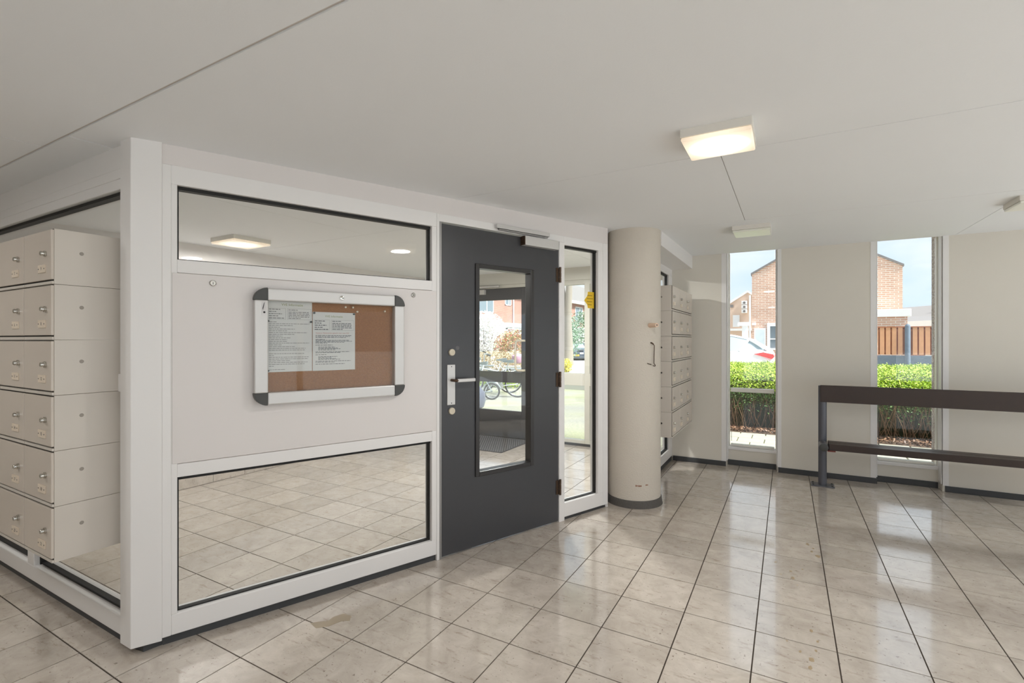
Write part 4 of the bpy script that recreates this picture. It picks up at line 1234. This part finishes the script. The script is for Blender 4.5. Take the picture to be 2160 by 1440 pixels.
# ---- cars
def car(label, mp_, loc, rz, L_=4.2, W_=1.75, H_=1.46, plate=None):
    """nose towards local -x"""
    t = empty('car', loc, rz); tag(t, label, 'car')
    hw = W_ / 2
    def ring(x, zb, zt, w0, w1):
        return [(x, -w0, zb), (x, -w0 * 1.02, zb + (zt - zb) * .45), (x, -w1, zt - .05), (x, -w1 * .88, zt), (x, w1 * .88, zt), (x, w1, zt - .05), (x, w0 * 1.02, zb + (zt - zb) * .45), (x, w0, zb)]
    prof = [(-.50, .34, .58, .74, .70), (-.485, .24, .70, .84, .80), (-.42, .20, .80, .93, .90), (-.30, .19, .90, .98, .95), (-.18, .18, .98, 1, .97), (0, .18, 1.0, 1, .97), (.18, .18, 1.02, 1, .97), (.34, .19, 1.05, 1, .96), (.44, .22, 1.06, .97, .92), (.485, .30, 1.02, .92, .86), (.50, .42, .92, .86, .80)]
    MB().loft([ring(a * L_, zb, zt, hw * w0, hw * w1) for a, zb, zt, w0, w1 in prof]).obj('body', mp_, t, smooth='auto')
    gl = [(-.20, .97, 1.0, .86, .80), (-.06, .98, H_ - .08, .92, .70), (.05, .99, H_ - .01, .93, .70), (.25, 1.0, H_ - .03, .93, .69), (.37, 1.02, H_ - .14, .90, .66), (.455, 1.04, 1.07, .86, .76)]
    MB().loft([[(a * L_, -hw * w0, zb), (a * L_, -hw * w1, zt), (a * L_, hw * w1, zt), (a * L_, hw * w0, zb)] for a, zb, zt, w0, w1 in gl]).obj('windows', CARGL, t, smooth='auto')
    MB().loft([[(a * L_, -hw * w1, zt - .02), (a * L_, -hw * w1 * .9, zt + .018), (a * L_, hw * w1 * .9, zt + .018), (a * L_, hw * w1, zt - .02)] for a, zt, w1 in [(-.07, H_ - .09, .69), (.05, H_, .72), (.25, H_ - .02, .71), (.385, H_ - .15, .68)]]).obj('roof', mp_, t, smooth='auto')
    pl = MB()
    for s in (-1, 1):
        for (a0, z0, w0), (a1, z1, w1) in [((-.20, .98, .875), (-.065, H_ - .08, .71)), ((.115, .99, .945), (.105, H_ - .03, .72)), ((.465, 1.04, .87), (.355, H_ - .13, .69)), ((.30, 1.0, .94), (.355, H_ - .13, .70))]:
            pl.tube([(a0 * L_, s * hw * w0, z0), (a1 * L_, s * hw * w1, z1)], .035, 6)
    pl.obj('pillars', mp_, t)
    for sx in (-.31, .30):
        for s in (-1, 1):
            wh = MB().lathe([(.31, -.10), (.32, -.06), (.32, .06), (.31, .10)], (sx * L_, s * (hw - .10), .31), axis='y', seg=28).obj('wheel', TYRE, t, smooth='auto')
            MB().lathe([(.20, -.112), (.20, .112)], (sx * L_, s * (hw - .10), .31), axis='y', seg=20).obj('rim', CHROME, wh, smooth='auto')
    for s in (-1, 1):
        MB().prism_y([(.385 * L_, .93), (.49 * L_, .80), (.503 * L_, .86), (.497 * L_, .93), (.44 * L_, .98)], s * hw * .66, s * hw * .985).obj('tail_light', REDL, t, bevel=.012)
        MB().box(-.503 * L_, -.46 * L_, s * hw * .52 - .13, s * hw * .52 + .13, .56, .68).obj('headlight', EXTWHITE, t, bevel=.02)
        MB().box(-.19 * L_, -.16 * L_, s * hw * 1.0 - .02, s * hw * 1.0 + .14 * s if s > 0 else s * hw * 1.0 + .02, .96, 1.07).obj('mirror', mp_, t) if s > 0 else MB().box(-.19 * L_, -.16 * L_, -hw - .14, -hw + .02, .96, 1.07).obj('mirror', mp_, t)
    MB().box(-.51 * L_, -.47 * L_, -hw * .80, hw * .80, .28, .44).obj('bumper', mp_, t, bevel=.03)
    MB().box(.47 * L_, .51 * L_, -hw * .82, hw * .82, .36, .56).obj('bumper', mp_, t, bevel=.03)
    if plate:
        q = MB().box(-.516 * L_, -.508 * L_, -.26, .26, .42, .54).obj('number_plate', PLATEY, t)
        bb = MB()
        for yy in (-.17, -.10, -.01, .06, .16): bb.box(-.5175 * L_, -.516 * L_, yy - .025, yy + .025, .455, .505)
        bb.obj('plate_print', INKL, q)
        gr = MB()
        for s in (-1, 1): gr.box(-.47 * L_, -.40 * L_, s * .36 - .22, s * .36 + .22, .845, .862)
        gr.obj('hood_vents', INK, t)
    return t
car('white hatchback parked behind the hedge, seen in the first window', CARW, (-2.40, 15.55, GZ + .15), 0.0)
car('dark car with a yellow number plate under the tree', CARD, (-13.95, 34.6, GZ - .10), R(112), L_=4.1, W_=1.68, H_=1.38, plate=True)

# ---- trees and bushes outside the porch
tr = empty('tree', (-10.98, 26.1, GZ))
tag(tr, 'bare forked tree with a pale trunk behind the narrow pane', 'tree')
MB().tube([(0, 0, 0), (.03, 0, 1.2), (-.02, 0, 2.6), (.05, 0, 4.2), (.12, .1, 6.5), (.2, .2, 9)], [.32, .25, .215, .19, .15, .08], 14).obj('trunk', BARK, tr, smooth='auto')
MB().tube([(-.03, 0, 2.5), (-.20, .1, 3.2), (-.42, .2, 4.3), (-.8, .3, 6.5), (-1.1, .4, 8.5)], [.19, .17, .15, .10, .06], 12).obj('bough', BARK, tr, smooth='auto')
for k in range(14):
    z = 4.6 + k * .3; a = random.uniform(0, 6.28)
    MB().tube([(.05, 0, z), (.05 + .7 * math.cos(a), .7 * math.sin(a), z + .7), (.05 + 1.3 * math.cos(a), 1.3 * math.sin(a), z + 1.7)], [.05, .035, .015], 6).obj('branch', BARK, tr)
def bush(name, label, cat, loc, n, r, size, m, stems=True, group=None, lift=None):
    t = empty(name, (loc[0], loc[1], GZ)); tag(t, label, cat, group)
    zc = lift if lift is not None else r[2] * .9
    leaves('foliage', blob(n, (0, 0, zc), r), size, m, t)
    if stems:
        s_ = MB()
        for k in range(7):
            a = random.uniform(0, 6.28)
            s_.tube([(.05 * math.cos(a), .05 * math.sin(a), 0), (r[0] * .3 * math.cos(a), r[1] * .3 * math.sin(a), zc * .7), (r[0] * .6 * math.cos(a), r[1] * .6 * math.sin(a), zc * 1.15)], [.04, .03, .012], 6)
        s_.obj('stems', TWIG, t)
    return t
bush('bush', 'tall evergreen bush left of the pale tree trunk', 'bush', (-13.3, 30.0), 5000, (1.6, 1.6, 1.75), .07, LEAFG)
bush('bush', 'tall glossy evergreen bush right of the trunk, behind the dark car', 'bush', (-14.9, 39.0), 6000, (2.2, 2.2, 2.1), .09, LEAFG)
bush('bush', 'yellow leafed shrub low at the left of the narrow pane', 'bush', (-7.85, 18.5), 900, (.24, .24, .30), .035, YELL, lift=.42)
bush('blossom_tree', 'white blossoming tree before the row house, left in the door glass', 'tree', (-14.2, 22.2), 9000, (1.25, 1.25, 1.3), .055, BLOSS, lift=1.75)
bush('bush', 'red and green leafed bush behind the bicycles', 'bush', (-11.3, 20.3), 6000, (1.0, 1.15, .95), .05, PHOT, lift=1.05)
t = empty('tan_hedge', (-11.0, 17.6, GZ)); tag(t, 'low tan twiggy hedge behind the bicycles', 'hedge')
q = np.stack([RNG.uniform(-2.6, 1.6, 8000), RNG.uniform(-.5, .5, 8000), RNG.uniform(.05, .98, 8000)], 1)
leaves('foliage', q, .04, TANH, t)
t = empty('low_plants', (-8.3, 13.2, GZ)); tag(t, 'bright green low plants on the ground behind the bicycles', 'plants')
q = np.stack([RNG.uniform(-1.5, 1.2, 5000), RNG.uniform(-.45, .45, 5000), RNG.uniform(.02, .45, 5000)], 1)
leaves('foliage', q, .035, HEDGEL, t, kind='stuff')
bush('bush', 'round green bush behind the white car', 'bush', (-1.95, 19.7), 3500, (.42, .42, .72), .045, LEAFG, lift=.95)
bush('bush', 'yellow green bush between the white car and the pink house', 'bush', (-2.9, 21.5), 2600, (.5, .5, .6), .05, HEDGEL, lift=.95)
# round sign
rs = empty('road_sign', (-2.35, 18.5, GZ + .14)); tag(rs, 'small round white sign on a post behind the white car', 'sign')
MB().tube([(0, 0, 0), (0, 0, 1.62)], .025, 8).obj('post', EXTWHITE, rs)
MB().lathe([(.11, -.01), (.11, .01)], (0, -.03, 1.66), axis='y', seg=20).obj('disc', EXTWHITE, rs)

# ---- bicycles
def bicycle(label, loc, rz, wr=.335, base=1.06, mframe=BIKEG, seat=.93, bar=1.10, group='bicycles parked outside the porch'):
    """heading local -x"""
    t = empty('bicycle', loc, rz); tag(t, label, 'bicycle', group)
    def wheel(nm, x):
        wh = MB().torus((x, 0, wr), wr - .018, .018, seg=40, sub=8).obj(nm, TYRE, t, smooth=True)
        MB().torus((x, 0, wr), wr - .042, .009, seg=40, sub=6).obj('rim', CHROME, wh, smooth=True)
        sp = MB()
        for k in range(14):
            a = 2 * math.pi * k / 14
            sp.tube([(x, .018 * (1 if k % 2 else -1), wr), (x + (wr - .045) * math.cos(a), 0, wr + (wr - .045) * math.sin(a))], .0016, 4, caps=False)
        sp.obj('spokes', CHROME, wh)
        MB().lathe([(.022, -.05), (.022, .05)], (x, 0, wr), axis='y', seg=10).obj('hub', CHROME, wh)
        md = MB()
        r_ = wr + .022
        md.tube([(x + r_ * math.cos(R(a)), 0, wr + r_ * math.sin(R(a))) for a in range(20, 176, 12)], .016, 6)
        md.obj('mudguard', mframe, t, smooth='auto')
    xr, xf = base * .5, -base * .5
    wheel('rear_wheel', xr); wheel('front_wheel', xf)
    bb = (xr - .44, 0, wr - .04)
    st_top = (bb[0] + .16, 0, seat - .16); head = (xf + .20, 0, bar - .24); headl = (xf + .15, 0, bar - .44)
    fr = MB()
    for a, b, r_ in [(bb, st_top, .017), (bb, headl, .020), (head, headl, .020), (bb, (xr, .04, wr), .011), (bb, (xr, -.04, wr), .011), (st_top, (xr, .04, wr), .010), (st_top, (xr, -.04, wr), .010), ((bb[0] + .11, 0, seat - .33), headl, .017)]:
        fr.tube([a, b], r_, 10)
    fr.obj('frame', mframe, t, smooth='auto')
    MB().tube([headl, (xf + .07, .045, wr + .18), (xf, .045, wr)], .012, 8).tube([headl, (xf + .07, -.045, wr + .18), (xf, -.045, wr)], .012, 8).obj('fork', mframe, t, smooth='auto')
    MB().tube([st_top, (st_top[0] + .05, 0, seat - .05)], .013, 8).obj('seat_post', CHROME, t)
    sx = st_top[0] + .05
    MB().loft([[(sx + a, -w_, seat + zb), (sx + a, -w_ * .9, seat + zt), (sx + a, w_ * .9, seat + zt), (sx + a, w_, seat + zb)] for a, w_, zb, zt in [(-.16, .018, -.035, .0), (-.05, .035, -.04, .015), (.05, .085, -.05, .03), (.12, .095, -.045, .035), (.14, .06, -.02, .02)]]).obj('saddle', SADDLE, t, smooth='auto')
    MB().tube([head, (head[0] + .02, 0, bar - .02)], .013, 8).obj('stem', CHROME, t)
    MB().tube([(head[0] + .16, -.28, bar - .03), (head[0] + .06, -.24, bar), (head[0] - .02, -.08, bar), (head[0] - .02, .08, bar), (head[0] + .06, .24, bar), (head[0] + .16, .28, bar - .03)], .012, 8).obj('handlebar', CHROME, t, smooth='auto')
    gp = MB()
    for s in (-1, 1): gp.tube([(head[0] + .08, s * .25, bar - .005), (head[0] + .17, s * .285, bar - .033)], .017, 8)
    gp.obj('grips', GREYPL, t)
    MB().lathe([(.085, -.012), (.085, .012)], (bb[0], -.05, bb[2]), axis='y', seg=18).obj('chainring', CHROME, t)
    MB().tube([(bb[0], -.07, bb[2]), (bb[0] - .12, -.075, bb[2] - .11)], .009, 6).tube([(bb[0], .07, bb[2]), (bb[0] + .12, .075, bb[2] + .11)], .009, 6).obj('cranks', CHROME, t)
    MB().tube([(xr - .18, 0, wr * 2 + .06), (xr + .28, 0, wr * 2 + .06)], .03, 6).obj('carrier', CHROME, t)
    return t
ang = R(30)
bicycle('grey bicycle with a broad saddle, foremost of those outside', (-6.42, 10.62, GZ), ang, mframe=BIKEW)
bicycle('small wheeled folding bicycle left of the grey one', (-6.72, 9.93, GZ), R(26), wr=.205, base=.98, mframe=BIKEG, seat=.90, bar=1.04)
bicycle('white framed bicycle standing behind the broad saddled one', (-7.05, 11.35, GZ), R(38), mframe=BIKEW, bar=1.16)
bicycle('dark grey bicycle at the back of the parked row', (-8.0, 11.5, GZ), R(22), mframe=BIKEG, bar=1.12)
cs = MB().lathe([(.03, 0), (.14, .03), (.17, .12), (.16, .20), (.08, .26), (.02, .27)], (0, 0, 0), seg=18).obj('saddle_bag', PINKB, loc=(-6.13, 11.2, .74), smooth='auto')
tag(cs, 'rounded mauve bag on the rear of the parked bicycles', 'bag')
bg_ = MB().lathe([(.10, 0), (.20, .06), (.24, .2), (.22, .36), (.13, .48), (.03, .52)], (0, 0, 0), seg=24).obj('covered_planter', BAGM, loc=(-5.70, 8.52, GZ), smooth='auto')
tag(bg_, 'grey plastic covered lump on the ground left in the door glass', 'cover')
